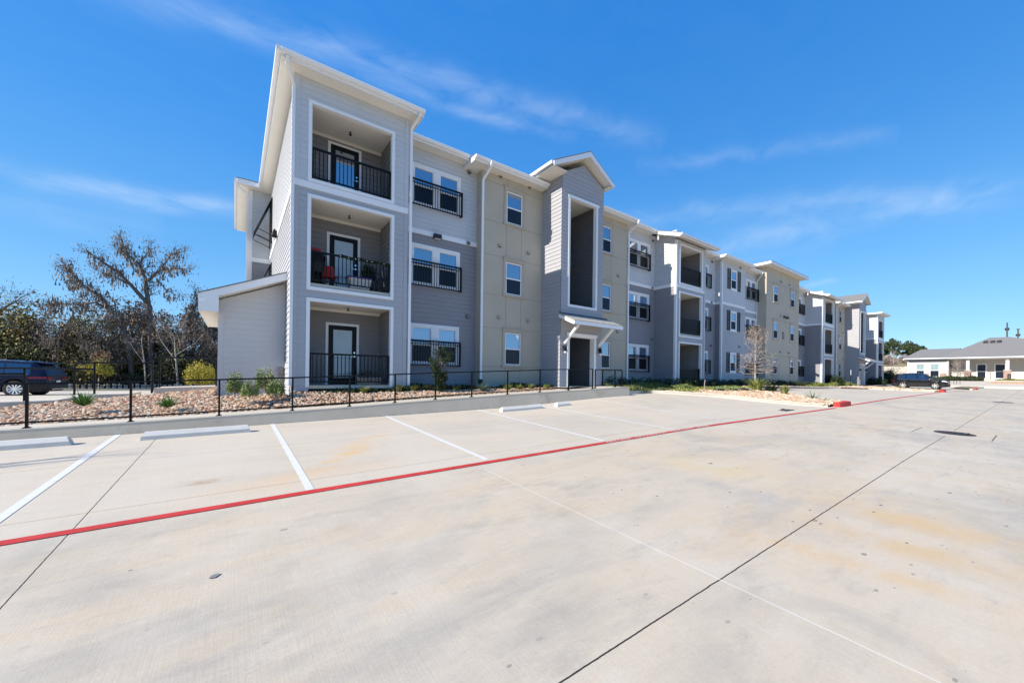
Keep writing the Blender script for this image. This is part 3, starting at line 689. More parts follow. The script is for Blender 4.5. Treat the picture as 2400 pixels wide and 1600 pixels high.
# --- shuttered bay C
hs_ = []
for z0, z1, u in ((.53, 2.04, 'glass'), (3.70, 5.21, 'blinds_sky'), (6.83, 8.35, 'blinds_sky')):
    b = MB().m('white'); frame4(b, 30.45, 31.47, z0, z1, 14.0, .09, .035, .02); b.box(30.40, 31.52, 13.955, 14.0, z0-.06, z0-.001); b.build('window_trim', B)
    sash(30.54, 31.38, z0+.09, z1-.09, 14.0, u); hs_.append((30.5, 31.42, z0+.05, z1-.05))
    for xa in (29.92, 31.52):
        b = MB().m('shutter'); frame4(b, xa, xa+.48, z0, z1, 13.965, .05, .02, .02); b.box(xa+.05, xa+.43, 13.955, 13.985, (z0+z1)/2-.03, (z0+z1)/2+.03)
        n = 20
        for k in range(n): zz = z0+.07+(z1-z0-.14)*k/n; b.hexa([(xa+.05, 13.95, zz), (xa+.43, 13.95, zz), (xa+.43, 13.985, zz+.05), (xa+.05, 13.985, zz+.05), (xa+.05, 13.958, zz+.012), (xa+.43, 13.958, zz+.012), (xa+.43, 13.985, zz+.058), (xa+.05, 13.985, zz+.058)])
        b.build('shutter', B)
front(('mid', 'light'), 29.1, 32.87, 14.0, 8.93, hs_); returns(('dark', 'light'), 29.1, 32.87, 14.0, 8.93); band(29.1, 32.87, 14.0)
corner(29.1, 14.0, -.7, 8.75); eave(28.45, 33.3, 13.4, 9.03)
b = MB().m('white'); b.box(29.065, 29.087, 14.12, W, 5.56, 5.75); b.build('trim_band', B)
vent(31.93, 2.55, 14.0); vent(31.96, 8.72, 14.0)
wbay(32.87, 36.1, 33.98, 36.0, 33.97, 36.05, ('glass', 'glass', 'glass'), keys=('mid', 'light'))
eave(33.3, 36.3, 13.85, 9.08)
spout([(35.6, 13.78, 8.92), (35.65, 13.9, 8.75), (36.0, 14.38, 8.35), (36.0, 14.38, -.3)])
# --- tall stucco bay
hs_ = [stuccowin(a, c, z0, z1, 13.7, u) for a, c in ((37.6, 38.5), (41.35, 42.25)) for (z0, z1), u in zip(((.51, 1.94), (3.60, 5.03), (6.75, 8.17)), ('glass', 'blinds_sky', 'blinds_sky'))]
front(('stucco', 'stucco'), 36.1, 43.4, 13.7, 9.6, hs_, 20, False); returns(('stucco', 'stucco'), 36.1, 43.4, 13.7, 9.6, 20, siding=False)
eave(35.35, 43.95, 13.1, 9.72, 22, .2, gut=False)
b = MB().m('groove')
for z in (2.10, 5.24, 8.36):
    for xa, xb in ((36.15, 37.4), (38.7, 41.15), (42.45, 43.35)): b.box(xa, xb, 13.695, 13.699, z-.01, z+.01)
b.build('stucco_joint', B)
for x in (39.03, 40.9): vent(x, 8.67, 13.7); vent(x, 5.65, 13.7); vent(x, 2.48, 13.7)
b = MB().m('black'); b.cyl((39.75, 13.58, 5.63), (0, 1, 0), .10, .14, 12); b.tube([(39.75, 13.5, 5.62), (39.75, 13.42, 5.52), (39.75, 13.38, 5.44)], [.10, .13, .08], 10); b.build('wall_lamp', B)
b = MB().m('vent'); frame4(b, 39.5, 39.9, 3.62, 4.27, 13.7, .05, .03, 0)
for k in range(8): b.box(39.55, 39.85, 13.68, 13.695, 3.70+k*.065, 3.74+k*.065)
b.build('louvre_vent', B)
# --- F, tower 3, W5, A2, G2, rest
wbay(43.4, 47.5, 44.3, 46.45, 44.25, 46.8, ('glass', 'glass', 'glass')); eave(43.95, 46.9, 13.85, 9.08)
vent(47.1, 8.6, W-.02); vent(47.1, 2.5, W-.02)
tower(47.5, 51.15, 48.05, 50.8)
wbay(51.15, 55.6, 52.1, 54.2, 52.0, 54.3, ('glass', 'glass', 'glass')); eave(51.65, 54.9, 13.85, 9.08)
stuccobay(55.6, 59.1, 56.9, 57.77, ups=('glass', 'blinds_sky', 'glass')); eave(54.9, 59.0, 13.4, 8.95)
spout([(55.7, 13.33, 8.8), (55.65, 13.94, 8.35), (55.65, 13.94, -.3)], .12)
for z in (8.7, 5.70, 2.58): vent(58.3, z, 14.0, 'stuccotrim')
gable(59.1, 61.9, 12.70)
stuccobay(61.9, 65.4, 63.2, 64.07); eave(62.2, 65.7, 13.4, 8.95)
wbay(65.4, 69.0, 66.1, 68.2, 66.0, 68.3, ('glass', 'glass', 'glass')); eave(65.7, 68.2, 13.85, 9.08)
tower(69.0, 72.5, 69.35, 72.15, False)
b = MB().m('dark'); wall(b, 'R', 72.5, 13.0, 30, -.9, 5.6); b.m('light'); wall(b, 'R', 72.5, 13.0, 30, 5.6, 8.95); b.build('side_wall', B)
# --- body behind the front bays, and the main roof
b = MB().m('light')
for xa, xb in ((1.37, 11.9), (14.35, 59.3), (61.7, 72.45)): b.box(xa, xb, 14.56, 30, -1.6, 8.86)
for xa, xb in ((11.9, 14.35), (59.3, 61.7)): b.box(xa, xb, 18.3, 30, -1.6, 8.86)
b.build('building_core', B)
b = MB().m('shingle'); b.hexa([(1.0, 14.3, 9.11), (73, 14.3, 9.11), (73, 30, 9.11), (1.0, 30, 9.11), (5, 22, 10.3), (69, 22, 10.3), (69, 23, 10.3), (5, 23, 10.3)]); b.build('main_roof', B)
# --- rear wing seen past the left end
b = MB().m('dark'); wall(b, 'F', 22.6, .5, 1.36, -1.5, 5.5); wall(b, 'L', .5, 22.6, 30, -1.5, 5.5); b.m('light'); wall(b, 'F', 22.6, .5, 1.36, 5.5, 8.9); wall(b, 'L', .5, 22.6, 30, 5.5, 8.9); b.build('rear_wing_wall', B)
b = MB().m('white'); b.box(.5, 1.36, 22.56, 22.587, 5.42, 5.62); b.box(.46, .60, 22.565, 22.587, -1, 8.85); b.box(.47, .499, 22.587, 22.72, -1, 8.85); b.build('corner_board', B)
b = MB().m('white'); b.box(0, 1.3, 22.1, 22.13, 8.88, 9.10); b.box(0, .03, 22.13, 29.6, 8.88, 9.10); b.box(-.13, -.001, 22.13, 29.6, 8.96, 9.09); b.m('soffit').box(.03, 1.3, 22.13, 29.6, 8.90, 8.93)
b.m('shingle').box(-.02, 1.3, 22.08, 29.6, 9.102, 9.13); b.build('rear_eave', B)
spout([(-.06, 22.15, 8.95), (0, 22.25, 8.8), (.42, 22.52, 8.55), (.42, 22.52, -1)])
# awnings and lamp on the end wall
for zt, ys in ((8.25, 21.3), (5.2, 21.3)):
    b = MB().m('black'); ye = 22.3; zb = zt-1.85; xo = .62
    b.hexa([(xo, ys, zb), (xo, ye, zb), (1.34, ye, zt), (1.34, ys, zt), (xo, ys, zb+.06), (xo, ye, zb+.06), (1.34, ye, zt+.06), (1.34, ys, zt+.06)])
    for y in (ys, ye-.03): b.bar((1.32, y+.02, zt), (1.32, y+.02, zb-.3), .05); b.bar((xo+.15, y+.02, zb+.30), (1.32, y+.02, zb+.10), .025); b.bar((xo+.02, y+.02, zb), (1.32, y+.02, zb-.25), .025)
    b.build('window_awning', B)
b = MB().m('black'); b.box(1.29, 1.345, 18.3, 18.42, 5.55, 5.8); b.tube([(1.24, 18.36, 5.85), (1.22, 18.36, 5.6), (1.22, 18.36, 5.5)], [.04, .10, .09], 10); b.m('headlight').tube([(1.22, 18.36, 5.499), (1.22, 18.36, 5.38)], [.07, .03], 10); b.build('wall_lamp', B)
# lean-to shed
b = MB(); b.m('shed')
z = -.75; y = 15.0; xl, xr = -.42, 1.345
topz = lambda x: 2.26+(x-xl)*.43
zz = z
while zz < 3.1:
    z1 = zz+STEP
    a = xl if topz(xl) >= z1 else xl+(z1-2.26)/.43
    a0 = xl if topz(xl) >= zz else xl+(zz-2.26)/.43
    if a0 < xr: 
        b.face([(a0, y-.012, zz), (xr, y-.012, zz), (xr, y-.001, z1), (min(a, xr), y-.001, z1)]); b.face([(a0, y, zz), (xr, y, zz), (xr, y-.012, zz), (a0, y-.012, zz)])
    zz = z1
wall(b, 'L', xl, 15.0, 19.5, -1.2, 2.26); b.build('shed_wall', B)
b = MB().m('shed'); b.box(xl-.025, xl+.11, 14.965, 14.987, -.75, 2.25); b.build('corner_board', B)
b = MB(); X0, X1 = -.90, 1.345; zr = lambda x: 2.30+(x-xl)*.43
def rs(x0, x1, y0, y1, a, c, k): b.m(k).hexa([(x0, y0, zr(x0)+a), (x1, y0, zr(x1)+a), (x1, y1, zr(x1)+a), (x0, y1, zr(x0)+a), (x0, y0, zr(x0)+c), (x1, y0, zr(x1)+c), (x1, y1, zr(x1)+c), (x0, y1, zr(x0)+c)])
rs(X0, X1, 14.50, 14.53, .0, .23, 'white'); rs(X0+.03, X1, 14.53, 19.6, .02, .04, 'soffit'); rs(X0-.02, X1, 14.48, 19.6, .235, .265, 'shingle')
b.m('soffit').box(X0+.03, xl-.026, 14.53, 19.6, 1.83, 1.86); b.m('white').box(X0, X0+.029, 14.531, 19.6, 1.82, 2.33)
b.hexa([(X0, 14.49, 1.82), (xl+.0, 14.49, 1.82+.0), (xl, 14.53, 1.82), (X0, 14.53, 1.82), (X0, 14.49, 2.09), (xl, 14.49, 2.30), (xl, 14.53, 2.30), (X0, 14.53, 2.09)])
b.build('shed_roof', B)
b = MB().m('vent'); b.box(1.18, 1.26, 14.9, 14.98, -.5, .0); b.box(1.14, 1.30, 14.86, 14.98, .0, .22); b.build('meter_box', B)
# ================================================================ the grounds
def interp(t, x):
    if x <= t[0][0]: return t[0][1]
    for (a, c), (p, q) in zip(t, t[1:]):
        if x <= p: return c+(q-c)*(x-a)/(p-a)
    return t[-1][1]
WT = [(-9, -1.25), (-3.4, -1.10), (-1.7, -1.055), (1.2, -.945), (2.5, -.89), (5.1, -.76), (7.9, -.645), (9.4, -.585), (12.2, -.49), (14.0, -.42), (16, -.40)]
wt = lambda x: interp(WT, x)
WF = 11.0                      # outer face of the low wall
def wb(x): return 11.96 if x < 11.2 else 12.6   # back edge of its walk
# low concrete wall with its walk on top
b = MB().m('wallc'); xs = fr(-9, 14.5, .5)
for i, (xa, xc) in enumerate(zip(xs, xs[1:])):
    b.hexa([(xa, WF, gz(xa, WF)-.25), (xc, WF, gz(xc, WF)-.25), (xc, WF+.3, gz(xc, WF)-.25), (xa, WF+.3, gz(xa, WF)-.25), (xa, WF, wt(xa)), (xc, WF, wt(xc)), (xc, WF+.3, wt(xc)), (xa, WF+.3, wt(xa))])
b.build('retaining_wall', label='low concrete retaining wall running along the front of the parking bays', cat='wall')
b = MB().m('walk')
for xa, xc in zip(xs, xs[1:]):
    for ya, yb_, da, db in ((WF-.004, wb((xa+xc)/2), .006, .006),):
        b.hexa([(xa, ya, wt(xa)-.05), (xc, ya, wt(xc)-.05), (xc, yb_, wt(xc)-.2), (xa, yb_, wt(xa)-.2), (xa, ya, wt(xa)+da), (xc, ya, wt(xc)+da), (xc, yb_, wt(xc)+db), (xa, yb_, wt(xa)+db)])
b.build('front_walk', kind='structure')
# ground between the walk and the building
def site(x, y):
    a = wt(min(x, 14.3))-.01; t = min(max((y-11.8)/1.4, 0), 1)
    if x < 1.3: tgt = -.66+.0*x if x > -.5 else -.66-.09*(-.5-x); 
    else: tgt = -.46
    if x > 14.6: a = gz(x, 11.6)+.12; tgt = -.42
    z = a+(tgt-a)*t
    if x < .9: # slope falling away to the left
        k = min(max((y-12)/4.0, 0), 1); lft = interp([(-9, -1.14), (-4.9, -.97), (-3.2, -.76), (-2, -.64), (-.4, -.48), (1.3, -.42)], x)
        z = wt(x)-.01+(lft-wt(x))*k
    return z
grid('planting_bed_soil', fr(-9, 16, .5)+fr(17, 73, 2), [11.5, 11.9, 12.3, 12.7, 13.1, 13.6, 14.6], lambda x, y: site(x, y)-(.14 if x < 11 else .10) if not(11.3 < x < 14.4) else -.6, 'soil')
grid('rear_bed_soil', fr(-9, 1.3, .5), fr(14.6, 15.9, .4), lambda x, y: site(x, y)-.12, 'soil')
grid('entry_slab', [11.3, 14.9], [11.8, 13.2], lambda x, y: -.44, 'walk')
# river rock
ICO = []
def ico():
    p = (1+5**.5)/2
    v = [(-1,p,0),(1,p,0),(-1,-p,0),(1,-p,0),(0,-1,p),(0,1,p),(0,-1,-p),(0,1,-p),(p,0,-1),(p,0,1),(-p,0,-1),(-p,0,1)]
    f = [(0,11,5),(0,5,1),(0,1,7),(0,7,10),(0,10,11),(1,5,9),(5,11,4),(11,10,2),(10,7,6),(7,1,8),(3,9,4),(3,4,2),(3,2,6),(3,6,8),(3,8,9),(4,9,5),(2,4,11),(6,2,10),(8,6,7),(9,8,1)]
    l = (1+p*p)**.5
    return [(a/l, c/l, d/l) for a, c, d in v], f
IV, IF = ico()
def rocks(name, label, xr, yr, n, zf, s0, s1, inside=lambda x, y: True, rng=random):
    b = MB().m('rock' if name == 'river_rock' else 'orangerock'); k = 0
    while k < n:
        x, y = rng.uniform(*xr), rng.uniform(*yr); k += 1
        if not inside(x, y): continue
        s = rng.uniform(s0, s1); sx, sy, sz = s*rng.uniform(.8, 1.5), s*rng.uniform(.7, 1.2), s*rng.uniform(.5, .85); a = rng.uniform(0, 6.3); ca, sa = math.cos(a), math.sin(a)
        z = zf(x, y)+rng.uniform(-.35, .25)*s; i = len(b.v); b.rv = rng.random(); tl = rng.uniform(-.5, .5)
        for (vx, vy, vz) in IV:
            j = rng.uniform(.82, 1.15); px, py, pz = vx*sx*j, vy*sy*j, vz*sz*j+vx*s*tl*.5
            b.v.append((x+px*ca-py*sa, y+px*sa+py*ca, z+pz))
        for f in IF: b.addf([i+q for q in f])
    b.rv = None
    return b.build(name, kind='stuff', label=label, cat='river rock')
def inrock(x, y):
    if y > 12.95 and x > 1.25: return False
    if y > 14.4 and x > -.5: return False
    return True
rocks('river_rock', 'tan and brown river rock filling the sloping bed behind the low wall', (-5.6, 3), (11.99, 15.75), 11500, site, .035, .062, inrock)
rocks('river_rock', 'pale river rock strip between the front walk and the shaded building base', (3, 11.2), (11.99, 12.75), 3600, site, .03, .055)

# rear walk, rear lot, grass
b = MB().m('kerb'); RW = [(-9, -.95), (-4.9, -.84), (-4.0, -.815), (-3.3, -.67), (-2.5, -.655)]
for (xa, za), (xc, zc_) in zip(RW, RW[1:]): b.hexa([(xa, 15.8, za-.6), (xc, 15.8, zc_-.6), (xc, 17.4, zc_-.6), (xa, 17.4, za-.6), (xa, 15.8, za), (xc, 15.8, zc_), (xc, 17.4, zc_), (xa, 17.4, za)])
b.build('rear_walk', kind='structure')
MB().m('kerb').hexa([(-1.98, 15.75, -1.2), (-.43, 15.75, -1.2), (-.43, 17.2, -1.2), (-1.98, 17.2, -1.2), (-1.98, 15.75, -.49), (-.43, 15.75, -.44), (-.43, 17.2, -.44), (-1.98, 17.2, -.49)]).build('shed_landing', kind='structure')
grid('rear_parking_lot', fr(-40, .5, 3), fr(17.4, 39.5, 3), lambda x, y: -.98-.018*(y-17.4) if x < -2.6 else -.93-.020*(y-17.4), 'walk')
grid('rear_lawn', fr(-40, 12, 4), fr(38.5, 60, 3), lambda x, y: -1.34+.0*(y-38), 'dirt')
b = MB().m('kerb'); b.box(-40, 6, 39.3, 39.45, -1.6, -1.27); b.build('rear_kerb', kind='structure')

# front handrail
def rail_fence(name, label, posts, zbase, h, y, rails, pw=.038, base=True, parentcat='railing', tube=False, rr_=.02):
    x0 = posts[0]; T = thing(name, label, parentcat, (x0, y, zbase(x0)))
    for x in posts:
        b = MB().m('black'); z = zbase(x)
        if tube: b.tube([(x, y, z), (x, y, z+h(x))], rr_*1.1, 10)
        else:
            b.box(x-pw/2, x+pw/2, y-pw/2, y+pw/2, z, z+h(x)-.02)
            if base: b.hexa([(x-.07, y-.06, z+.001), (x+.07, y-.06, z+.001), (x+.07, y+.06, z+.001), (x-.07, y+.06, z+.001), (x-.025, y-.025, z+.035), (x+.025, y-.025, z+.035), (x+.025, y+.025, z+.035), (x-.025, y+.025, z+.035)])
        b.build('post', T)
    for nm, dz, th in rails:
        b = MB().m('black')
        for xa, xc in zip(posts, posts[1:]):
            n = 3 
            for k in range(n):
                p = xa+(xc-xa)*k/n; q = xa+(xc-xa)*(k+1)/n; f = lambda x: zbase(x)+(h(x) if dz is None else dz)-th/2
                b.bar((p-.002, y, f(p)), (q+.002, y, f(q)), .036, th)
        b.build(nm, T)
    return T
ps = [-6.1, -4.6, -3.16, -1.76, -.29, 1.19, 2.56, 3.82, 5.10, 6.40, 7.86, 9.36, 10.85, 12.25]
rail_fence('front_railing', 'long black metal railing standing on the low wall in front of the river rock', ps, wt, lambda x: .86 if x < 9 else .87, 11.16, (('top_rail', None, .036), ('bottom_rail', .13, .03)))
rail_fence('end_railing', 'short black railing section closing the right end of the walk', [12.62, 13.92, 14.42], wt, lambda x: .84-(x-12.6)*.04, 11.35, (('top_rail', None, .036), ('bottom_rail', .12, .03)))
b = MB().m('black'); T = thing('side_railing', 'black railing returning from the walk end towards the tan wall', 'railing', (14.42, 11.9, -.41))
for y in (11.75, 12.5): b = MB().m('black').box(14.40, 14.44, y-.02, y+.02, -.42, .35); b.build('post', T)
MB().m('black').bar((14.42, 11.37, .37), (14.42, 12.52, .37), .036).build('top_rail', T)
# rear handrails
def pipe(name, label, segs, y, loc):
    T = thing(name, label, 'railing', loc)
    for nm, pts in segs: MB().m('black').tube(pts, .025, 8).build(nm, T)
    return T
pipe('rear_handrail', 'black pipe handrail with rounded corners at the rear steps beside the shrub', (
    ('post', [(-2.05, 16, -.62), (-2.05, 16, .36), (-2.03, 16, .42), (-1.97, 16, .45)]), ('post', [(-1.89, 16, -.48), (-1.89, 16, .40)]), ('post', [(-.50, 16, -.45), (-.50, 16, .42)]),
    ('top_rail', [(-1.97, 16, .45), (-.50, 16, .46)])), 16, (-1.9, 16, -.5))
pipe('rear_handrail', 'black pipe handrail along the lower rear walk between the dark car and the steps', (
    ('post', [(-3.67, 16, -.68), (-3.67, 16, .16), (-3.65, 16, .21), (-3.60, 16, .235)]), ('post', [(-3.28, 16, -.66), (-3.28, 16, .22)]), ('post', [(-2.08, 16.1, -.66), (-2.08, 16.1, .25)]),
    ('top_rail', [(-3.60, 16, .235), (-3.28, 16, .24), (-2.08, 16.1, .27)]), ('lower_rail', [(-3.67, 16, .05), (-3.28, 16, .05)])), 16, (-3.4, 16, -.66))
pipe('rear_handrail', 'black pipe handrail in front of the dark blue car', (
    ('post', [(-4.58, 16, -.84), (-4.58, 16, .03)]), ('post', [(-6.4, 16, -.88), (-6.4, 16, -.02)]), ('top_rail', [(-8, 16, .0), (-5.5, 16, .04), (-3.69, 16, .06)]), ('lower_rail', [(-8, 16, -.17), (-4.60, 16, -.10)])), 16, (-5, 16, -.86))

# wheel stops
def wheelstop(x0, x1, y, label, tilt=0):
    b = MB().m('stop'); n = 8
    for k in range(n):
        xa, xc = x0+(x1-x0)*k/n, x0+(x1-x0)*(k+1)/n; h = .15
        ea = .03 if k == 0 else 0; ec = .03 if k == n-1 else 0
        za, zc_ = gz(xa, y), gz(xc, y)
        e2, e3 = ea*2.2, ec*2.2
        b.hexa([(xa, y, za-.02), (xc, y, zc_-.02), (xc, y+.20, zc_-.02), (xa, y+.20, za-.02), (xa+ea, y+.005, za+.075), (xc-ec, y+.005, zc_+.075), (xc-ec, y+.195, zc_+.075), (xa+ea, y+.195, za+.075)])
        b.hexa([(xa+ea, y+.005, za+.0751), (xc-ec, y+.005, zc_+.0751), (xc-ec, y+.195, zc_+.0751), (xa+ea, y+.195, za+.0751), (xa+e2, y+.065, za+h), (xc-e3, y+.065, zc_+h), (xc-e3, y+.15, zc_+h), (xa+e2, y+.15, za+h)])
    return b.build('wheel_stop', loc=((x0+x1)/2, y, gz((x0+x1)/2, y)), label=label, cat='wheel stop', group='concrete wheel stops in the parking bays')
wheelstop(-4.15, -2.36, 10.16, 'pale concrete wheel stop cut by the left edge of the photo')
wheelstop(-1.47, .30, 10.08, 'long pale concrete wheel stop between the first two white lines')
wheelstop(6.93, 8.66, 10.12, 'concrete wheel stop in the bay below the tan wall')
wheelstop(9.28, 9.95, 10.10, 'short stub of a concrete wheel stop, farthest to the right')

# painted lines, each a sheet following the paving
def strip(name, pts, half, label, cat, key='paint', dz=.004, group=None):
    b = MB().m(key); P_ = []
    for (xa, ya), (xc, yc) in zip(pts, pts[1:]):
        L_ = math.hypot(xc-xa, yc-ya); n = max(1, int(L_/.4)); nx, ny = -(yc-ya)/L_*half, (xc-xa)/L_*half
        for k in range(n+1):
            x, y = xa+(xc-xa)*k/n, ya+(yc-ya)*k/n; P_.append(((x+nx, y+ny), (x-nx, y-ny)))
    i = 0
    for l, r in P_: b.v += [(l[0], l[1], gz(*l)+dz), (r[0], r[1], gz(*r)+dz)]
    for k in range(len(P_)-1): b.addf((2*k, 2*k+1, 2*k+3, 2*k+2))
    return b.build(name, loc=(pts[0][0], pts[0][1], gz(*pts[0])), label=label, cat=cat, group=group)
gl = 'white lines between the parking bays'
for (p, q), lb in zip((((-1.91, 10.98), (-1.90, 5.43)), ((.75, 10.98), (.79, 5.43)), ((3.50, 10.98), (3.47, 5.50)), ((6.52, 10.98), (6.42, 5.50)), ((8.95, 10.98), (9.12, 5.50)), ((11.85, 10.6), (12.2, 5.47))),
        ('white parking line at far left, running out of the left edge', 'white parking line that meets the red stripe left of centre', 'white parking line ending where the thin chalky joint begins', 'white parking line ending at the painted lettering', 'white parking line ending just past the painted lettering', 'faint white parking line nearest the planted island')):
    strip('parking_line', [p, q], .047, lb, 'parking line', dz=.0045, group=gl)
red = [(-12, 5.30), (-1.65, 5.34), (3.4, 5.36), (9, 5.38), (14, 5.33), (20.8, 5.22)]
strip('fire_lane_stripe', red, .064, 'long red stripe painted on the paving along the parking bays', 'painted stripe', 'red', .008)
strip('fire_lane_stripe', [(23.6, 5.30), (36, 5.35), (50.4, 5.3)], .07, 'thin far red stripe between the two red kerb ends', 'painted stripe', 'red', .008)
strip('fire_lane_stripe', [(51.8, 5.2), (64.3, 4.4)], .05, 'faint red stripe beyond the second red kerb end', 'painted stripe', 'red', .008)
def lettering(txt, x0, x1, y):
    cu = bpy.data.curves.new('t', 'FONT'); cu.body = txt; cu.size = .115; ob = bpy.data.objects.new('t', cu); COL.objects.link(ob)
    dg = bpy.context.evaluated_depsgraph_get(); me = ob.evaluated_get(dg).to_mesh()
    vs = [v.co.copy() for v in me.vertices]; fs = [tuple(p.vertices) for p in me.polygons]
    w0 = min(v.x for v in vs); w1 = max(v.x for v in vs); b = MB().m('paint')
    for v in vs:
        X = x0+(v.x-w0)/(w1-w0)*(x1-x0); Y_ = y+v.y-.042; b.v.append((X, Y_, gz(X, Y_)+.0125))
    for f in fs: b.addf(f)
    bpy.data.objects.remove(ob); bpy.data.curves.remove(cu)
    b.build('painted_lettering', loc=(x0, y, gz(x0, y)), label='white words '+txt.title()+' stencilled on the red stripe', cat='lettering', group='white stencilled words on the red stripe')
lettering('FIRE LANE', 6.35, 7.15, 5.37); lettering('NO PARKING', 7.35, 8.55, 5.38); lettering('TOW AWAY', 8.70, 9.75, 5.37); lettering('ZONE', 9.9, 10.5, 5.36)

# kerbed islands
def island(name, outline, label, closed=False, hgt=.15, wd=.16):
    b = MB().m('kerb')
    pts = outline; n = len(pts)
    cx = sum(p[0] for p in pts)/n; cy = sum(p[1] for p in pts)/n; P_ = []
    for i, (x, y) in enumerate(pts):
        a = pts[max(i-1, 0)]; c = pts[min(i+1, n-1)]; dx, dy = c[0]-a[0], c[1]-a[1]; l = math.hypot(dx, dy); nx, ny = dy/l, -dx/l
        P_.append(((x, y), (x+nx*wd*-1, y+ny*wd*-1)))
    for (o1, i1), (o2, i2) in zip(P_, P_[1:]):
        b.hexa([(*o1, gz(*o1)-.1), (*o2, gz(*o2)-.1), (*i2, gz(*i2)-.1), (*i1, gz(*i1)-.1), (o1[0]+(i1[0]-o1[0])*.15, o1[1]+(i1[1]-o1[1])*.15, gz(*o1)+hgt), (o2[0]+(i2[0]-o2[0])*.15, o2[1]+(i2[1]-o2[1])*.15, gz(*o2)+hgt), (*i2, gz(*i2)+hgt), (*i1, gz(*i1)+hgt)])
    return b.build(name, kind='structure', label=label)
def curve(pts, n=6):
    r = []
    for i in range(len(pts)-1):
        p0, p1, p2, p3 = pts[max(i-1, 0)], pts[i], pts[i+1], pts[min(i+2, len(pts)-1)]
        for k in range(n):
            t = k/n; r.append(tuple(.5*((2*p1[j])+(-p0[j]+p2[j])*t+(2*p0[j]-5*p1[j]+4*p2[j]-p3[j])*t*t+(-p0[j]+3*p1[j]-3*p2[j]+p3[j])*t**3) for j in (0, 1)))
    return r+[pts[-1]]
I1 = curve([(14.6, 11.35), (15.3, 11.42), (16.6, 11.5), (17.2, 11.25), (18.0, 10.3), (18.95, 9.2), (19.6, 7.95), (20.3, 6.5), (20.95, 5.5)])
I2 = curve([(23.75, 5.75), (24.6, 6.6), (25.6, 8.2), (26.6, 9.9), (28.0, 11.1), (29.6, 11.45), (33, 11.55), (40, 11.5), (45, 11.4), (47.6, 10.8), (48.8, 9.6), (49.6, 7.6), (50.3, 5.7)])
I3 = curve([(51.9, 5.6), (52.8, 7.0), (54.2, 9.4), (56, 11.0), (60, 11.5), (70, 11.6), (75, 11.6)])
island('kerb', I1, None); island('kerb', I2, None); island('kerb', I3, None)
def rednose(x0, x1, y, label, h=.20):
    b = MB().m('red'); pts = [(x0+.1, y+.26), (x0+.12, y+.12), (x0+.35, y+.02), (x1-.25, y+.02), (x1-.05, y+.14), (x1, y+.32)]
    q = curve(pts, 4); 
    for (a, c) in zip(q, q[1:]):
        mx_, my_ = (x0+x1)/2, y+.5
        ia = (a[0]+(mx_-a[0])*.3, a[1]+(my_-a[1])*.35); ic = (c[0]+(mx_-c[0])*.3, c[1]+(my_-c[1])*.35)
        oa = (a[0]+(mx_-a[0])*.04, a[1]+(my_-a[1])*.05); oc = (c[0]+(mx_-c[0])*.04, c[1]+(my_-c[1])*.05)
        b.hexa([(*a, gz(*a)-.05), (*c, gz(*c)-.05), (*ic, gz(*ic)-.05), (*ia, gz(*ia)-.05), (*oa, gz(*a)+h), (*oc, gz(*c)+h), (*ic, gz(*ic)+h+.004), (*ia, gz(*ia)+h+.004)])
    b.build('red_kerb_end', loc=((x0+x1)/2, y, gz(x0, y)), label=label, cat='kerb', group='red painted kerb ends on the fire lane', smooth=False)
rednose(21.35, 23.3, 5.18, 'large red kerb end of the rock island, nearest of the three')
rednose(50.4, 51.9, 5.1, 'red kerb end in front of the parked black car')
rednose(64.4, 65.9, 4.2, 'smallest red kerb end, farthest right near the clubhouse')
# soil inside the islands
def fillpoly(name, poly, dz, key):
    b = MB().m(key); c = (sum(p[0] for p in poly)/len(poly), sum(p[1] for p in poly)/len(poly))
    b.v = [(c[0], c[1], gz(*c)+dz)]+[(x, y, gz(x, y)+dz) for x, y in poly]
    for k in range(len(poly)): b.addf((0, k+1, (k+1) % len(poly)+1))
    return b.build(name, kind='structure')
def inpoly(x, y, P_):
    r = False; j = len(P_)-1
    for i in range(len(P_)):
        if (P_[i][1] > y) != (P_[j][1] > y) and x < (P_[j][0]-P_[i][0])*(y-P_[i][1])/(P_[j][1]-P_[i][1])+P_[i][0]: r = not r
        j = i
    return r
A1 = [p for p in I1 if p[1] <= 11.2 and p[0] > 17]+[(21.2, 5.5), (23.3, 5.6)]+[p for p in I2 if p[0] < 28.5]
fillpoly('island_soil', A1, .09, 'soil')
A2_ = [p for p in I2 if p[0] > 46]+[(50.8, 5.5), (51.6, 5.5)]+[p for p in I3 if p[0] < 56]
fillpoly('island_soil', A2_, .09, 'soil')
A1s = [(x+(21.5-x)*.06 if x < 22 else x-.15, y) for x, y in A1]
rocks('island_rock', 'orange-tan rock covering the kerbed island behind the red kerb end', (17, 28.5), (5.4, 11.6), 9000, lambda x, y: gz(x, y)+.12, .045, .085, lambda x, y: inpoly(x, y, A1s))
rocks('island_rock', 'tan rock on the far island beside the parked black car', (46, 56), (5.4, 11.6), 3500, lambda x, y: gz(x, y)+.12, .06, .10, lambda x, y: inpoly(x, y, A2_))
rocks('bed_rock', 'thin band of tan rock along the far kerb below the hedge', (28, 56), (11.6, 12.15), 3600, lambda x, y: gz(x, y)+.10, .05, .09)

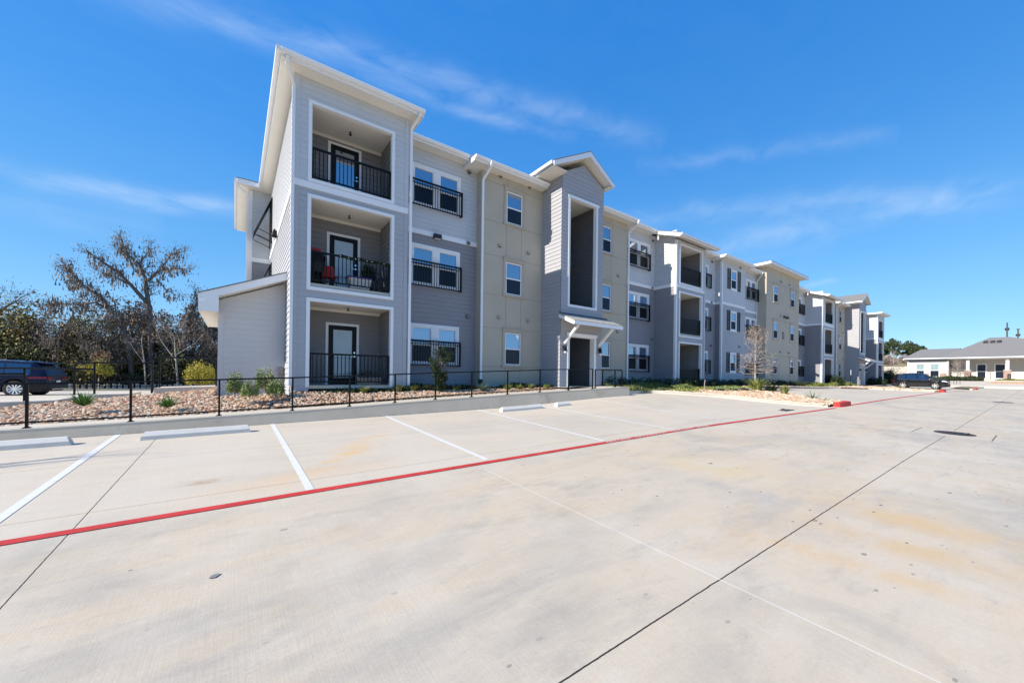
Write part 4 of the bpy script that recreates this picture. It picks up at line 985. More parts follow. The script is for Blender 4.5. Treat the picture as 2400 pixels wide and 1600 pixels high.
# road furniture
def disc(name, x, y, r, key, label, cat, h=.012):
    b = MB().m(key); n = 28; 
    b.v = [(x, y, gz(x, y)+h)]+[(x+r*math.cos(6.2832*k/n), y+r*math.sin(6.2832*k/n), gz(x+r*math.cos(6.2832*k/n), y+r*math.sin(6.2832*k/n))+h) for k in range(n)]+[(x+r*1.04*math.cos(6.2832*k/n), y+r*1.04*math.sin(6.2832*k/n), gz(x, y)-.02) for k in range(n)]
    for k in range(n): b.addf((0, 1+k, 1+(k+1) % n)); b.addf((1+k, 1+n+k, 1+n+(k+1) % n, 1+(k+1) % n))
    for k in range(5): yy = -r*.6+k*r*.3; b.box(x-r*.7, x+r*.7, y+yy-.02, y+yy+.02, gz(x, y)+h, gz(x, y)+h+.01)
    return b.build(name, loc=(x, y, gz(x, y)), label=label, cat=cat)
disc('manhole_cover', 15.87, 1.42, .38, 'iron', 'dark round iron manhole cover set between two short cuts at right, the nearer one', 'manhole cover')
disc('manhole_cover', 36.95, 1.42, .40, 'iron', 'far thin dark iron manhole cover near the right edge of the drive', 'manhole cover')
b = MB().m('ventdark'); z = gz(17.5, 5.85); b.box(17.05, 17.9, 5.75, 6.0, z-.02, z+.02); b.hexa([(17.1, 5.80, z+.02), (17.25, 5.80, z+.02), (17.25, 5.95, z+.02), (17.1, 5.95, z+.02), (17.12, 5.85, z+.09), (17.22, 5.85, z+.07), (17.22, 5.92, z+.07), (17.12, 5.92, z+.09)])
b.build('drain_grate', loc=(17.5, 5.85, z), label='small dark slate coloured drain grate just behind the red stripe near the island', cat='drain grate')
b = MB().m('vent'); z = gz(-.11, 3.72)
i = 0
b.v = [(-.15, 3.69, z+.006), (-.11, 3.68, z+.006), (-.07, 3.72, z+.006), (-.09, 3.745, z+.006), (-.13, 3.735, z+.006)]; b.addf(range(5)); b.build('paving_patch', loc=(-.11, 3.72, z), label='small dark chipped patch in the concrete foreground', cat='patch')

# ---------------- plants
def leafcloud(b, c, rad, n, size, rng, stems=None, zmin=None, hollow=.35, elong=1.0):
    for _ in range(n):
        while True:
            u, v, w_ = rng.uniform(-1, 1), rng.uniform(-1, 1), rng.uniform(-1, 1); q = u*u+v*v+w_*w_
            if hollow*hollow < q < 1: break
        p = Vector((c[0]+u*rad[0], c[1]+v*rad[1], c[2]+w_*rad[2])); s = size*rng.uniform(.6, 1.3)
        a = Vector((rng.gauss(0, 1), rng.gauss(0, 1), rng.gauss(0, 1))).normalized(); t = a.cross(Vector((rng.gauss(0, 1), rng.gauss(0, 1), rng.gauss(0, 1)))).normalized()
        b.face([p-a*s*elong, p+t*s*.5, p+a*s*elong, p-t*s*.5])
def blob_crown(b, c, rad, n, size, rng, clumps=14, cs=.38, elong=1.0, flat=1.0):
    for k in range(clumps):
        while True:
            u, v, w_ = rng.uniform(-1, 1), rng.uniform(-1, 1), rng.uniform(-1, 1); q = u*u+v*v+w_*w_
            if q < 1: break
        r = rng.uniform(.6, 1.3)*cs; cc = (c[0]+u*rad[0]*(1-cs*.6), c[1]+v*rad[1]*(1-cs*.6), c[2]+w_*rad[2]*(1-cs*.6))
        b.rv = None; leafcloud(b, cc, (rad[0]*r, rad[1]*r, rad[2]*r*flat), n//clumps, size, rng, hollow=.1, elong=elong)
def shrub(x, y, z, rx, rz, label, key='shrub', n=1500, size=.022, seed=1, name='shrub', cat='shrub', group=None, clumps=10):
    rng = random.Random(seed); T = thing(name, label, cat, (x, y, z), group)
    b = MB().m('twig')
    for k in range(14):
        a = rng.uniform(0, 6.3); r = rng.uniform(.2, .8)*rx; b.tube([(x, y, z-.03), (x+r*.5*math.cos(a), y+r*.5*math.sin(a), z+rz*.7), (x+r*math.cos(a), y+r*math.sin(a), z+rz*rng.uniform(1.1, 1.75))], [.010, .007, .003], 4)
    b.build('stems', T)
    b = MB().m(key)
    for k in range(clumps*3):   # upright feathery plumes
        a = rng.uniform(0, 6.3); r = rx*math.sqrt(rng.random())*.8; h = rz*2*rng.uniform(.55, 1.05)*(1-.35*(r/rx)**2); px, py = x+r*math.cos(a), y+r*math.sin(a)
        leafcloud(b, (px, py, z+h*.55), (rx*.22, rx*.22, h*.47), n//(clumps*3), size, rng, hollow=0, elong=1.5)
    b.build('foliage', T)
    return T
shrub(.0, 13.0, -.62, .22, .42, 'fluffy green shrub at the left corner of the shed wall', seed=3, group='fluffy green shrubs by the shed')
shrub(.32, 12.55, -.66, .25, .27, 'low rounded green shrub, front left of the cluster by the shed', seed=4, group='fluffy green shrubs by the shed')
shrub(.72, 13.35, -.55, .30, .42, 'tall fluffy green shrub beside the white corner downspout', seed=5, group='fluffy green shrubs by the shed', n=2000)
shrub(.93, 12.7, -.64, .26, .31, 'rounded green shrub at the foot of the tower corner, front right of the cluster', seed=6, group='fluffy green shrubs by the shed')
shrub(-1.02, 17.6, -.50, .50, .47, 'bright yellow-green bushy shrub beyond the shed corner', 'yellowshrub', n=8000, size=.022, seed=7, clumps=22)
def blades(x, y, z, n, L_, w_, label, key='agave', seed=1, name='agave', cat='agave', upr=.5, group=None, T=None, curl=.25):
    rng = random.Random(seed); b = MB().m(key)
    for k in range(n):
        a = k*2.399+rng.uniform(-.2, .2); el = R(90)*(upr+(1-upr)*rng.random())*(.35+.65*k/n); l = L_*rng.uniform(.75, 1.1); 
        d = Vector((math.cos(a)*math.cos(el), math.sin(a)*math.cos(el), math.sin(el))); s = Vector((-math.sin(a), math.cos(a), 0)); nrm = d.cross(s); P0 = Vector((x, y, z)); b.rv = rng.random()
        pr = []
        for t, ww in ((0, .7), (.35, 1), (.7, .7), (1, .05)):
            p = P0+d*l*t+Vector((0, 0, -curl*l*t*t*(1-math.sin(el)))); pr.append((p-s*w_*ww/2-nrm*w_*ww*.2, p, p+s*w_*ww/2-nrm*w_*ww*.2))
        for q, r_ in zip(pr, pr[1:]): b.face([q[0], q[1], r_[1], r_[0]]); b.face([q[1], q[2], r_[2], r_[1]])
    b.rv = None
    return b.build(name, loc=(x, y, z), label=label, cat=cat, group=group)
blades(-2.82, 12.9, -.80, 60, .38, .045, 'spiky green agave on the rocks nearest the dark blue car', seed=1, group='spiky agaves on the river rock')
blades(-1.33, 12.6, -.86, 60, .33, .042, 'spiky green agave on the rocks left of the fluffy shrubs', seed=2, group='spiky agaves on the river rock')
blades(7.62, 12.45, -.56, 46, .40, .035, 'grey-green spiky yucca at the foot of the white downspout', 'yuccagrey', 3, 'yucca', 'yucca', .45)
def tuft(x, y, z, h, n, label, key='grass', seed=1, spread=.12, w_=.012, name='grass_tuft', group=None, cat='grass tuft'):
    rng = random.Random(seed); b = MB().m(key)
    for k in range(n):
        a = rng.uniform(0, 6.3); r = spread*rng.random()*.4; l = h*rng.uniform(.5, 1.1); px, py = x+r*math.cos(a), y+r*math.sin(a); o_ = spread*rng.uniform(.2, 1.3); b.rv = rng.random()
        s = Vector((-math.sin(a), math.cos(a), 0))*w_*.5; p0, p1, p2 = Vector((px, py, z)), Vector((px+o_*.4*math.cos(a), py+o_*.4*math.sin(a), z+l*.6)), Vector((px+o_*math.cos(a), py+o_*math.sin(a), z+l))
        b.face([p0-s, p0+s, p1+s*.8, p1-s*.8]); b.face([p1-s*.8, p1+s*.8, p2])
    b.rv = None
    return b.build(name, loc=(x, y, z), label=label, cat=cat, group=group)
gt = 'low plants along the shaded building base'
for i, (x, y, h, lb) in enumerate(((3.35, 12.75, .26, 'low grassy plant below the right side of the first balcony'), (4.5, 12.8, .30, 'low plant at the foot of the narrow white downspout'), (5.0, 12.8, .24, 'low plant left of the tall dark shrub'), (5.55, 12.95, .22, 'small plant touching the left of the tall dark shrub'), (6.7, 12.8, .2, 'low green plant right of the tall dark shrub'), (8.75, 12.4, .28, 'small green plant right of the grey yucca'), (9.35, 12.45, .24, 'second small plant along the tan wall'), (9.95, 12.45, .26, 'small plant below the tan wall window'), (10.75, 12.4, .24, 'small plant nearest the building entrance'))):
    tuft(x, y, site(x, y)-.02, h, 150, lb, 'greenbed' if i % 2 else 'grass', 20+i, .2, .018, 'bed_plant', gt, 'plant')
# tall dark bushy shrub at the window
T = thing('tall_shrub', 'tall dark vase-shaped shrub in front of the ground floor window railing', 'shrub', (5.93, 12.6, -.54)); rng = random.Random(31)
b = MB().m('bark')
for k in range(26):
    a = rng.uniform(0, 6.3); r = rng.uniform(.1, .36); b.tube([(5.93, 12.6, -.56), (5.93+r*.35*math.cos(a), 12.6+r*.35*math.sin(a), .1), (5.93+r*math.cos(a), 12.6+r*math.sin(a), rng.uniform(.6, 1.05))], [.010, .006, .002], 4)
b.build('stems', T)
b = MB().m('darkbed')
for k in range(60):
    h = rng.uniform(0, 1); a = rng.uniform(0, 6.3); r = (.12+.32*min(h*1.2, 1))*rng.random()**.5; leafcloud(b, (5.93+r*math.cos(a), 12.6+r*math.sin(a), -.45+h*1.42), (.09, .09, .15), 95, .022, rng, hollow=0, elong=1.5)
b.build('foliage', T)
# right-hand planted strip and island plants
def carpet(name, label, xr, yr, n, h, key, zf, w_=.03, seed=1, inside=lambda x, y: True, cat='ground cover'):
    rng = random.Random(seed); b = MB().m(key)
    for k in range(n):
        x, y = rng.uniform(*xr), rng.uniform(*yr)
        if not inside(x, y): continue
        z = zf(x, y); hh = h*rng.uniform(.4, 1.2)*(.6+.4*math.sin(x*2.1)*math.sin(y*3+x*.7)); a = rng.uniform(0, 6.3); o_ = hh*rng.uniform(.1, .7); s = Vector((-math.sin(a), math.cos(a), 0))*w_*.5; b.rv = rng.random()
        p0 = Vector((x, y, z)); p1 = Vector((x+o_*math.cos(a)*.5, y+o_*math.sin(a)*.5, z+hh*.7)); p2 = Vector((x+o_*math.cos(a), y+o_*math.sin(a), z+hh))
        b.face([p0-s*.4, p0+s*.4, p1+s, p1-s]); b.face([p1-s, p1+s, p2])
    b.rv = None
    return b.build(name, kind='stuff', label=label, cat=cat)
pz = lambda x, y: max(gz(x, y)+.07, interp([(11.4, -.72), (12.4, -.55), (13.2, -.42)], y)) if x < 24 else gz(x, 11.6)+.08+max(0, y-11.7)*.05
grid('strip_soil', fr(14.55, 24, .6)+fr(25, 75, 3), [11.46, 11.8, 12.2, 12.6, 13.0, 13.6, 14.5], lambda x, y: pz(x, y)-.01, 'soil')
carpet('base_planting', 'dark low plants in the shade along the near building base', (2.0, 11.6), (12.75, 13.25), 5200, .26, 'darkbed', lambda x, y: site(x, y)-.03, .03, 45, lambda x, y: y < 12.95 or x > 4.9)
carpet('flowering_ground_cover', 'knee-high mixed green and tan plants beyond the end of the low wall', (14.6, 20.5), (11.5, 12.9), 15000, .34, 'greenbed', pz, .035, 41, lambda x, y: y < 12.9 or x < 20)
carpet('island_ground_cover', 'green low planting on the island between the rock and the hedge', (16.6, 29), (9.9, 11.9), 8000, .20, 'grass', lambda x, y: gz(x, y)+.10, .045, 47, lambda x, y: inpoly(x, y, A1s) and y > 10.3+.35*math.sin(x*1.3))
carpet('ground_cover', 'yellow-green low plants along the far kerb', (20.5, 29), (11.3, 12.4), 5000, .18, 'grass', pz, .035, 42)
carpet('ground_cover', 'green grass-like planting in front of the far balcony towers', (42, 56), (12.1, 13), 9000, .45, 'grass', pz, .05, 43)
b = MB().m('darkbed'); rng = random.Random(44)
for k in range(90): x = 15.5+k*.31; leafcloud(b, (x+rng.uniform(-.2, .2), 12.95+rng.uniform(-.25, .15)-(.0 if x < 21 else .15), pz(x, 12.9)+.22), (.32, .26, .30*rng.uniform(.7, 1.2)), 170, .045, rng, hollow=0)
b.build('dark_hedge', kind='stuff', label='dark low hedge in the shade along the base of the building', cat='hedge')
rng = random.Random(46); gy = 'grassy plants on the rock island'
tuft(24.9, 9.9, gz(24.9, 9.9)+.1, .75, 150, 'large spiky grass clump at the foot of the bare tree', 'grass', 50, .55, .05, group=gy)
tuft(25.3, 9.3, gz(25.3, 9.3)+.1, .45, 120, 'dark green clump just right of the bare tree clump', 'darkbed', 51, .5, .06, group=gy)
for i, (x, y, lb) in enumerate(((22.6, 10.2, 'first pale low plant on the rock left of the bare tree'), (21.4, 10.4, 'pale low plant farthest left on the rock island'), (23.6, 10.0, 'pale low plant next to the big grass clump'))): tuft(x, y, gz(x, y)+.1, .22, 120, lb, 'yuccagrey', 55+i, .4, .05, group=gy)
tuft(24.35, 8.3, gz(24.35, 8.3)+.1, .55, 160, 'upright dark shrublet on the middle of the rock island', 'greenbed', 60, .25, .05, group=gy)
blades(23.9, 6.9, gz(23.9, 6.9)+.1, 16, .62, .05, 'dark thin-leaved agave near the red kerb end', 'yuccagrey', 61)
blades(23.0, 6.15, gz(23, 6.15)+.1, 14, .25, .05, 'tiny agave right behind the large red kerb end', 'yuccagrey', 62)
MB().m('palebark').tube([(22.2, 11.6, -.7), (22.22, 11.6, -.3), (22.28, 11.6, -.05)], [.03, .025, .02], 6).build('marker_stake', loc=(22.2, 11.6, -.7), label='short pale stake standing in front of the dark hedge', cat='stake')
tuft(54.6, 8.6, gz(54.6, 8.6)+.1, .3, 60, 'sparse plant on the far island left of the parked black car', 'grass', 63, .3, .05)
shrub(50.2, 12.5, -.55, .75, .62, 'dark rounded shrub beside the far balcony tower', 'darkbed', 2600, .06, 65, clumps=8)
shrub(64.5, 12.2, -.6, 1.1, .60, 'dark low shrub in the shade beside the far entry', 'darkbed', 2200, .07, 66, clumps=8)
shrub(73.6, 12.8, -.6, 1.2, 1.35, 'tall dark green shrub at the far end of the apartment building', 'darkbed', 3600, .08, 67, clumps=10)

# ---------------- trees
def branch(b, p, d, L_, r, depth, rng, tips, n=5, split=(2, 3), spread=.55, up_=.12, shrink=.72, segs=3, minr=.004):
    pts = [p]; rads = [r]; q = p.copy(); dd = d.copy()
    for k in range(segs):
        dd = (dd+Vector((rng.gauss(0, .12), rng.gauss(0, .12), rng.gauss(0, .10)+up_*.3))).normalized(); q = q+dd*L_/segs; pts.append(q.copy()); rads.append(max(r*(1-.38*(k+1)/segs), minr))
        if depth > 0 and k < segs-1 and rng.random() < .6:
            s = (dd+Vector((rng.gauss(0, spread), rng.gauss(0, spread), rng.gauss(0, spread*.6)+up_))).normalized(); branch(b, q.copy(), s, L_*shrink*.7, rads[-1]*.55, depth-1, rng, tips, max(3, n-1), split, spread, up_, shrink, segs, minr)
    b.tube(pts, rads, n, cap=False)
    if depth <= 0: tips.append(q.copy()); return
    for k in range(rng.randint(*split)):
        s = (dd+Vector((rng.gauss(0, spread), rng.gauss(0, spread), rng.gauss(0, spread*.6)+up_))).normalized()
        branch(b, q.copy(), s, L_*shrink*rng.uniform(.8, 1.1), rads[-1]*.68, depth-1, rng, tips, max(3, n-1), split, spread, up_, shrink, segs, minr)
def sprinkle(b, tips, n, size, rng, sp=.35, drop=0):
    for _ in range(n):
        p = rng.choice(tips)+Vector((rng.gauss(0, sp), rng.gauss(0, sp), rng.gauss(0, sp)-abs(rng.gauss(0, drop)) if drop else rng.gauss(0, sp))); s = size*rng.uniform(.5, 1.3)
        a = Vector((rng.gauss(0, 1), rng.gauss(0, 1), rng.gauss(0, 1))).normalized(); t = a.cross(Vector((rng.gauss(0, 1), rng.gauss(0, 1), 1))).normalized()
        b.face([p-a*s, p+t*s*.6, p+a*s, p-t*s*.6])
def limbtree(label, limbs, seed, Y0=45, twl=.6, leaves=500, vine=0, key='leafbrown', barkk='bark', name='bare_tree', jit=1.0, depth=3, rscale=1.0):
    """limbs: (start radius, [(x, height above the lot)...]) traced from the bare crown, spread in depth"""
    rng = random.Random(seed); x0, z0 = limbs[0][1][0]; T = thing(name, label, 'tree', (x0, Y0, -1.4)); tips = []; mids = []
    b = MB().m(barkk); first = True
    for r, pts in limbs:
        dy = 0 if first else rng.uniform(-1, 1)*jit; P_ = []
        for k, (x, z) in enumerate(pts): P_.append(Vector((x, Y0+dy*k*.8, z-E)))
        if first: P_[0].z = -1.5
        first = False; n = len(P_); rad = [max(r*rscale*(1-.75*k/(n-1)), .012) for k in range(n)]
        b.tube(P_, rad, 7, cap=False)
        for k in range(1, n):
            a, c = P_[k-1], P_[k]; m = 5 if k > 1 else 1
            for q in range(m):
                p = a.lerp(c, rng.random()); d = ((c-a).normalized()+Vector((rng.gauss(0, .7), rng.gauss(0, .8), rng.gauss(0, .6)+.2))).normalized(); mids.append(p)
                branch(b, p, d, twl*rng.uniform(.5, 1), rad[k]*.45, depth-1, rng, tips, 4, (2, 2), .55, .1, .75, 3, .006)
        branch(b, P_[-1], (P_[-1]-P_[-2]).normalized(), twl*.6, rad[-1], min(depth, 3), rng, tips, 4, (2, 3), .5, .1, .75, 3, .006)
    b.build('branches', T)
    b = MB().m(key); sprinkle(b, tips, leaves, .06, rng, .22)
    if vine:
        b.m('leafgrey')
        for _ in range(vine):
            p = rng.choice(mids)+Vector((rng.gauss(0, .28), rng.gauss(0, .35), rng.gauss(0, .3))); l = rng.uniform(.1, .6)**1.3; w_ = rng.uniform(.004, .010)
            b.face([p, p+Vector((w_, w_, 0)), p+Vector((w_+rng.gauss(0, .05), rng.gauss(0, .05), -l)), p+Vector((rng.gauss(0, .05), 0, -l*.9))])
    b.build('dry_leaves', T)
    return T
limbtree('tall bare vine-draped tree whose crown rises highest against the sky', [(.21, [(-5.87, .3), (-5.93, 6.28), (-6.19, 8.44), (-6.33, 9.76), (-6.7, 10.86), (-7.6, 11.68), (-7.78, 12.62)]),
  (.12, [(-6.14, 9.45), (-5.34, 10.51), (-4.31, 10.65), (-3.51, 10.65)]), (.06, [(-5.59, 9.79), (-5.07, 9.02), (-4.49, 8.76)]), (.09, [(-5.96, 9.9), (-5.34, 10.6), (-4.65, 12.01), (-4.0, 12.31)]),
  (.16, [(-6.18, 7.6), (-7.16, 8.97), (-7.93, 9.91), (-8.9, 10.62), (-9.23, 10.88)]), (.08, [(-7.16, 8.97), (-8.1, 9.47), (-8.89, 9.74)]), (.07, [(-6.64, 10.96), (-6.35, 11.68), (-6.05, 12.41)]), (.07, [(-7.0, 10.31), (-7.42, 11.47), (-7.84, 12.36)])], 71, leaves=1300, vine=2200)
limbtree('leaning bare tree with long arching limbs left of the tallest one', [(.18, [(-6.9, .3), (-7.17, 3.69), (-7.66, 6.11), (-8.3, 6.78), (-8.87, 7.75), (-9.65, 8.28), (-10.29, 9.12), (-10.72, 9.67)]),
  (.10, [(-8.24, 6.7), (-9.09, 7.17), (-9.9, 6.87), (-10.95, 6.79), (-11.61, 6.56)]), (.06, [(-9.65, 8.28), (-10.5, 8.47), (-10.76, 9.04)]), (.10, [(-8.16, 3.72), (-9.5, 4.67), (-10.46, 4.44), (-11.18, 4.16), (-11.38, 3.46)])], 72, 44.5, leaves=1200, vine=2000)
limbtree('small bare tree at the far left edge of the photo', [(.16, [(-13.96, .3), (-14.02, 4.76), (-13.85, 5.5), (-13.53, 6.26), (-13.02, 6.76)]), (.07, [(-13.85, 5.5), (-13.99, 6.36), (-14.04, 6.93)]), (.06, [(-14.0, 4.9), (-14.5, 5.8), (-14.9, 6.5)])], 73, 44, .9, 250)
limbtree('vine-covered bare tree just left of the shed roof', [(.22, [(-3.7, .3), (-3.74, 6.24), (-3.21, 7.26), (-2.88, 8.1), (-2.96, 8.8)]), (.12, [(-3.61, 6.25), (-2.39, 7.4), (-1.54, 7.7)]), (.10, [(-3.7, 5), (-2.6, 5.9), (-1.4, 6.3), (-.2, 6.6)])], 74, 45.5, .7, leaves=700, vine=1000, depth=2)
limbtree('slim pale-barked sapling with a patch of orange leaves beside the shed', [(.07, [(-3.75, .3), (-3.95, 3.1), (-4.05, 4.6), (-4.5, 5.0)]), (.04, [(-3.95, 3.1), (-2.95, 3.95)]), (.04, [(-3.9, 2.6), (-4.7, 3.9), (-5.1, 4.6)])], 75, 41.5, .9, leaves=500, barkk='palebark', depth=2)
limbtree('slim pale bare sapling in front of the thicket, left of the orange-leaved one', [(.06, [(-5.6, .3), (-5.75, 2.6), (-5.9, 3.9)]), (.03, [(-5.75, 2.4), (-6.5, 3.6)])], 76, 41, .8, leaves=60, barkk='palebark', depth=2)
for i, (x, y, h_, lb) in enumerate(((-12.2, 44.6, 4.6, 'twiggy bare tree rising over the dark peaked bush above the car'), (-9.9, 45.2, 5.2, 'grey twiggy tree crossing behind the leaning bare tree'), (-8.0, 44.2, 4.4, 'short twiggy tree between the leaning tree and the tallest trunk'), (-4.9, 45.0, 5.0, 'grey twiggy tree just right of the tallest trunk'), (-2.2, 45.2, 5.4, 'grey twiggy tree beside the vine-covered tree near the shed'), (-.7, 44.6, 5.6, 'twiggy tree partly hidden by the shed roof overhang'))):
    limbtree(lb, [(.10, [(x, .3), (x+.1, h_*.45), (x-.15, h_*.8), (x+.1, h_)]), (.06, [(x+.05, h_*.4), (x+.9, h_*.7), (x+1.3, h_*.95)]), (.06, [(x+.05, h_*.5), (x-.8, h_*.75), (x-1.3, h_*.9)]), (.05, [(x, h_*.3), (x-.9, h_*.45), (x-1.6, h_*.5)])], 200+i, y, 1.15, leaves=1500, vine=900, key='leafgrey', barkk=('bark', 'palebark')[i % 2], jit=1.6)
def bush_tree(x, y, rx, rz, h, label, key, seed, n=5200, size=.15, group=None, trunkk='bark', name='bushy_tree'):
    rng = random.Random(seed); T = thing(name, label, 'tree', (x, y, -1.4), group); b = MB().m(trunkk); tips = []
    branch(b, Vector((x, y, -1.6)), Vector((rng.gauss(0, .1), 0, 1)).normalized(), h*.42, .17, 3, rng, tips, 6, (2, 3), .5, .15, .7)
    b.build('trunk', T)
    b = MB().m(key); blob_crown(b, (x, y, -1.4+h*.52), (rx, rx*.8, h*.48), n, size, rng, 20, .36)
    sprinkle(b, tips, n//8, size, rng, .5); b.build('crown', T)
    return T
gb = 'bushy trees of the thicket behind the rear lot'
for i, (x, y, rx, h, key, lb) in enumerate((
    (-15.2, 47, 2.2, 5.6, 'leafolive', 'olive bushy tree at the far left edge behind the dark blue car'),
    (-12.3, 46, 1.6, 6.0, 'leafolive', 'dark peaked bushy tree above the roof of the dark blue car'),
    (-10.3, 45.5, 1.8, 5.2, 'leafolive', 'yellow-green bushy tree between the dark peaked one and the leaning bare tree'),
    (-8.3, 46, 1.7, 5.4, 'leafolive', 'olive bushy tree under the leaning bare tree'),
    (-6.4, 47, 2.0, 7.0, 'leafgrey', 'grey tangled bushy tree wrapped around the tallest bare trunk'),
    (-4.8, 46, 1.4, 4.9, 'leafdark', 'dark green bushy tree right of the tallest bare trunk'),
    (-2.9, 47, 1.7, 6.9, 'leafgrey', 'grey-brown bushy tree just left of the shed wall'),
    (-.8, 46, 1.8, 6.4, 'leafgrey', 'grey bushy tree half hidden by the shed'),
    (-9.0, 43.5, 1.5, 2.8, 'leafolive', 'low olive bush in front of the thicket near the car'),
    (-12.6, 43.8, 1.6, 3.4, 'leafdark', 'low dark bush right above the car roof'),
    (-4.4, 43.6, 1.3, 2.7, 'leafdark', 'low dark bush behind the black handrails'))):
    bush_tree(x, y, rx*1.12, 0, h*1.14, lb, key, 80+i, 6400 if h > 4 else 3800, .12, gb)
rng = random.Random(95)
b = MB().m('leafdark')
for k in range(46): leafcloud(b, (-18+k*.55, 49.5+rng.uniform(-.6, .6), .4+rng.uniform(-.3, .5)), (1.1, .8, 1.9), 420, .19, rng, hollow=0)
b.m('leafdark')
for k in range(60): leafcloud(b, (-17+k*.33, 44.8+rng.uniform(-.5, .5), -.7), (.7, .6, .7), 160, .13, rng, hollow=0)
b.build('thicket', kind='stuff', label='dark undergrowth filling the woods behind the rear lot', cat='undergrowth')
# small pale shrub behind the handrails
T = thing('pale_shrub', 'pale feathery shrub on a thin stem behind the black handrails', 'shrub', (-8.1, 40.6, -1.35)); rng = random.Random(97)
MB().m('palebark').tube([(-8.1, 40.6, -1.4), (-8.1, 40.6, -.4)], [.05, .04], 6).build('stem', T)
b = MB().m('yellowshrub'); blob_crown(b, (-8.1, 40.6, .35), (1.15, .9, .75), 1500, .07, rng, 12, .4); b.m('leafbrown'); leafcloud(b, (-8.0, 40.6, 1.0), (.6, .5, .7), 500, .05, rng, hollow=0); b.build('crown', T)
# rear iron fence with pale panels behind
T = thing('rear_fence', 'low black picket fence at the far edge of the rear lawn', 'fence', (-8, 40.4, -1.34))
b = MB().m('black'); b.box(-20, 2, 40.38, 40.42, -.42, -.37); b.box(-20, 2, 40.38, 40.42, -1.12, -1.07); b.build('rails', T)
b = MB().m('black')
for k in range(130): x = -19.5+k*.155; b.box(x-.01, x+.01, 40.39, 40.41, -1.28, -.34)
b.build('pickets', T)
for k in range(10): x = -19.4+k*2.15; MB().m('black').box(x-.03, x+.03, 40.36, 40.44, -1.34, -.28).build('post', T)
b = MB().m('stop')
for k in range(60): x = -19+k*.33; b.box(x, x+.2, 42.6, 42.75, -1.34, -1.02+.05*math.sin(k*1.7))
b.build('edging_blocks', loc=(-9, 42.6, -1.34), kind='stuff', label='row of pale edging blocks glimpsed under the rear fence', cat='edging')

# bare young tree on the far strip
def youngtree(x, y, z, h, label, seed, w_=1.35, leaves=2600, key='leafbrown'):
    rng = random.Random(seed); T = thing('young_bare_tree', label, 'tree', (x, y, z)); b = MB().m('palebark')
    b.tube([(x, y, z-.05), (x+.02, y, z+h*.35), (x, y, z+h*.7), (x+.03, y, z+h*.95)], [.055, .045, .03, .012], 7); tips = []
    for k in range(52):
        t = .24+.70*k/52; a = k*2.4; p = Vector((x, y, z+h*t)); up2 = .05 if t < .6 else .8
        l = w_*(.95 if t < .45 else 1.0-(t-.45)*1.1)*rng.uniform(.55, .85)
        branch(b, p, Vector((math.cos(a), math.sin(a), up2)).normalized(), l*.62, .015, 2, rng, tips, 4, (2, 3), .45, .1, .6, 3, .0035)
    b.build('branches', T)
    b = MB().m('twig'); sprinkle(b, tips, leaves, .028, rng, .13); b.build('twigs', T)
    return T
youngtree(26.4, 10.6, -.6, 3.82, 'young bare brown tree standing in the island in front of the shuttered bay', 101, 1.35)
youngtree(75, 12.4, -.62, 5.2, 'thin pale bare tree beyond the far end of the apartment building', 102, 1.2, 500)
# bare tree standing left of the frame: its branches shade the paving
rng = random.Random(110); T = thing('bare_tree', 'bare tree left of the photo whose branch shadows cross the left parking bay', 'tree', (-8.6, 8.6, -1.6)); b = MB().m('bark'); tips = []
branch(b, Vector((-8.6, 8.6, -1.75)), Vector((.1, 0, 1)).normalized(), 2.1, .10, 3, rng, tips, 6, (2, 3), .38, .3, .75); b.build('branches', T)

# ---------------- sign on a post near the far entry
T = thing('parking_sign', 'small white parking sign on a black post near the far entry', 'sign', (52.4, 11.9, -.55))
MB().m('black').box(52.36, 52.44, 11.88, 11.92, -.6, .75).build('post', T); MB().m('plate').box(52.25, 52.52, 11.85, 11.878, .62, 1.15).build('sign_plate', T)

# ---------------- things on the second-floor balcony
z2 = 2.76
T = thing('barbecue_grill', 'black covered barbecue grill at the left of the second-floor balcony', 'grill', (2.05, 13.55, z2))
MB().m('black').tube([(2.05, 13.55, z2+.75), (2.05, 13.55, z2+.95), (2.05, 13.55, z2+1.08), (2.05, 13.55, z2+1.13)], [.25, .28, .2, .05], 16).build('lid', T); b = MB().m('ventdark'); b.tube([(2.05, 13.55, z2+.45), (2.05, 13.55, z2+.745)], [.2, .27], 16); b.build('bowl', T)
for dx, dy in ((-.2, -.15), (.2, -.15), (-.2, .15), (.2, .15)): MB().m('black').tube([(2.05+dx, 13.55+dy, z2), (2.05+dx*.6, 13.55+dy*.6, z2+.5)], .018, 6).build('leg', T)
T = thing('cushioned_stand', 'bright red cushion on top of a dark stand on the second-floor balcony', 'cushion', (2.0, 13.95, z2))
b = MB().m('plastic_red'); b.box(1.74, 2.24, 13.78, 14.12, z2+1.16, z2+1.30); b.build('cushion', T, bevel=.04); b = MB().m('ventdark'); b.box(1.78, 2.20, 13.85, 14.08, z2, z2+1.155); b.build('stand', T)
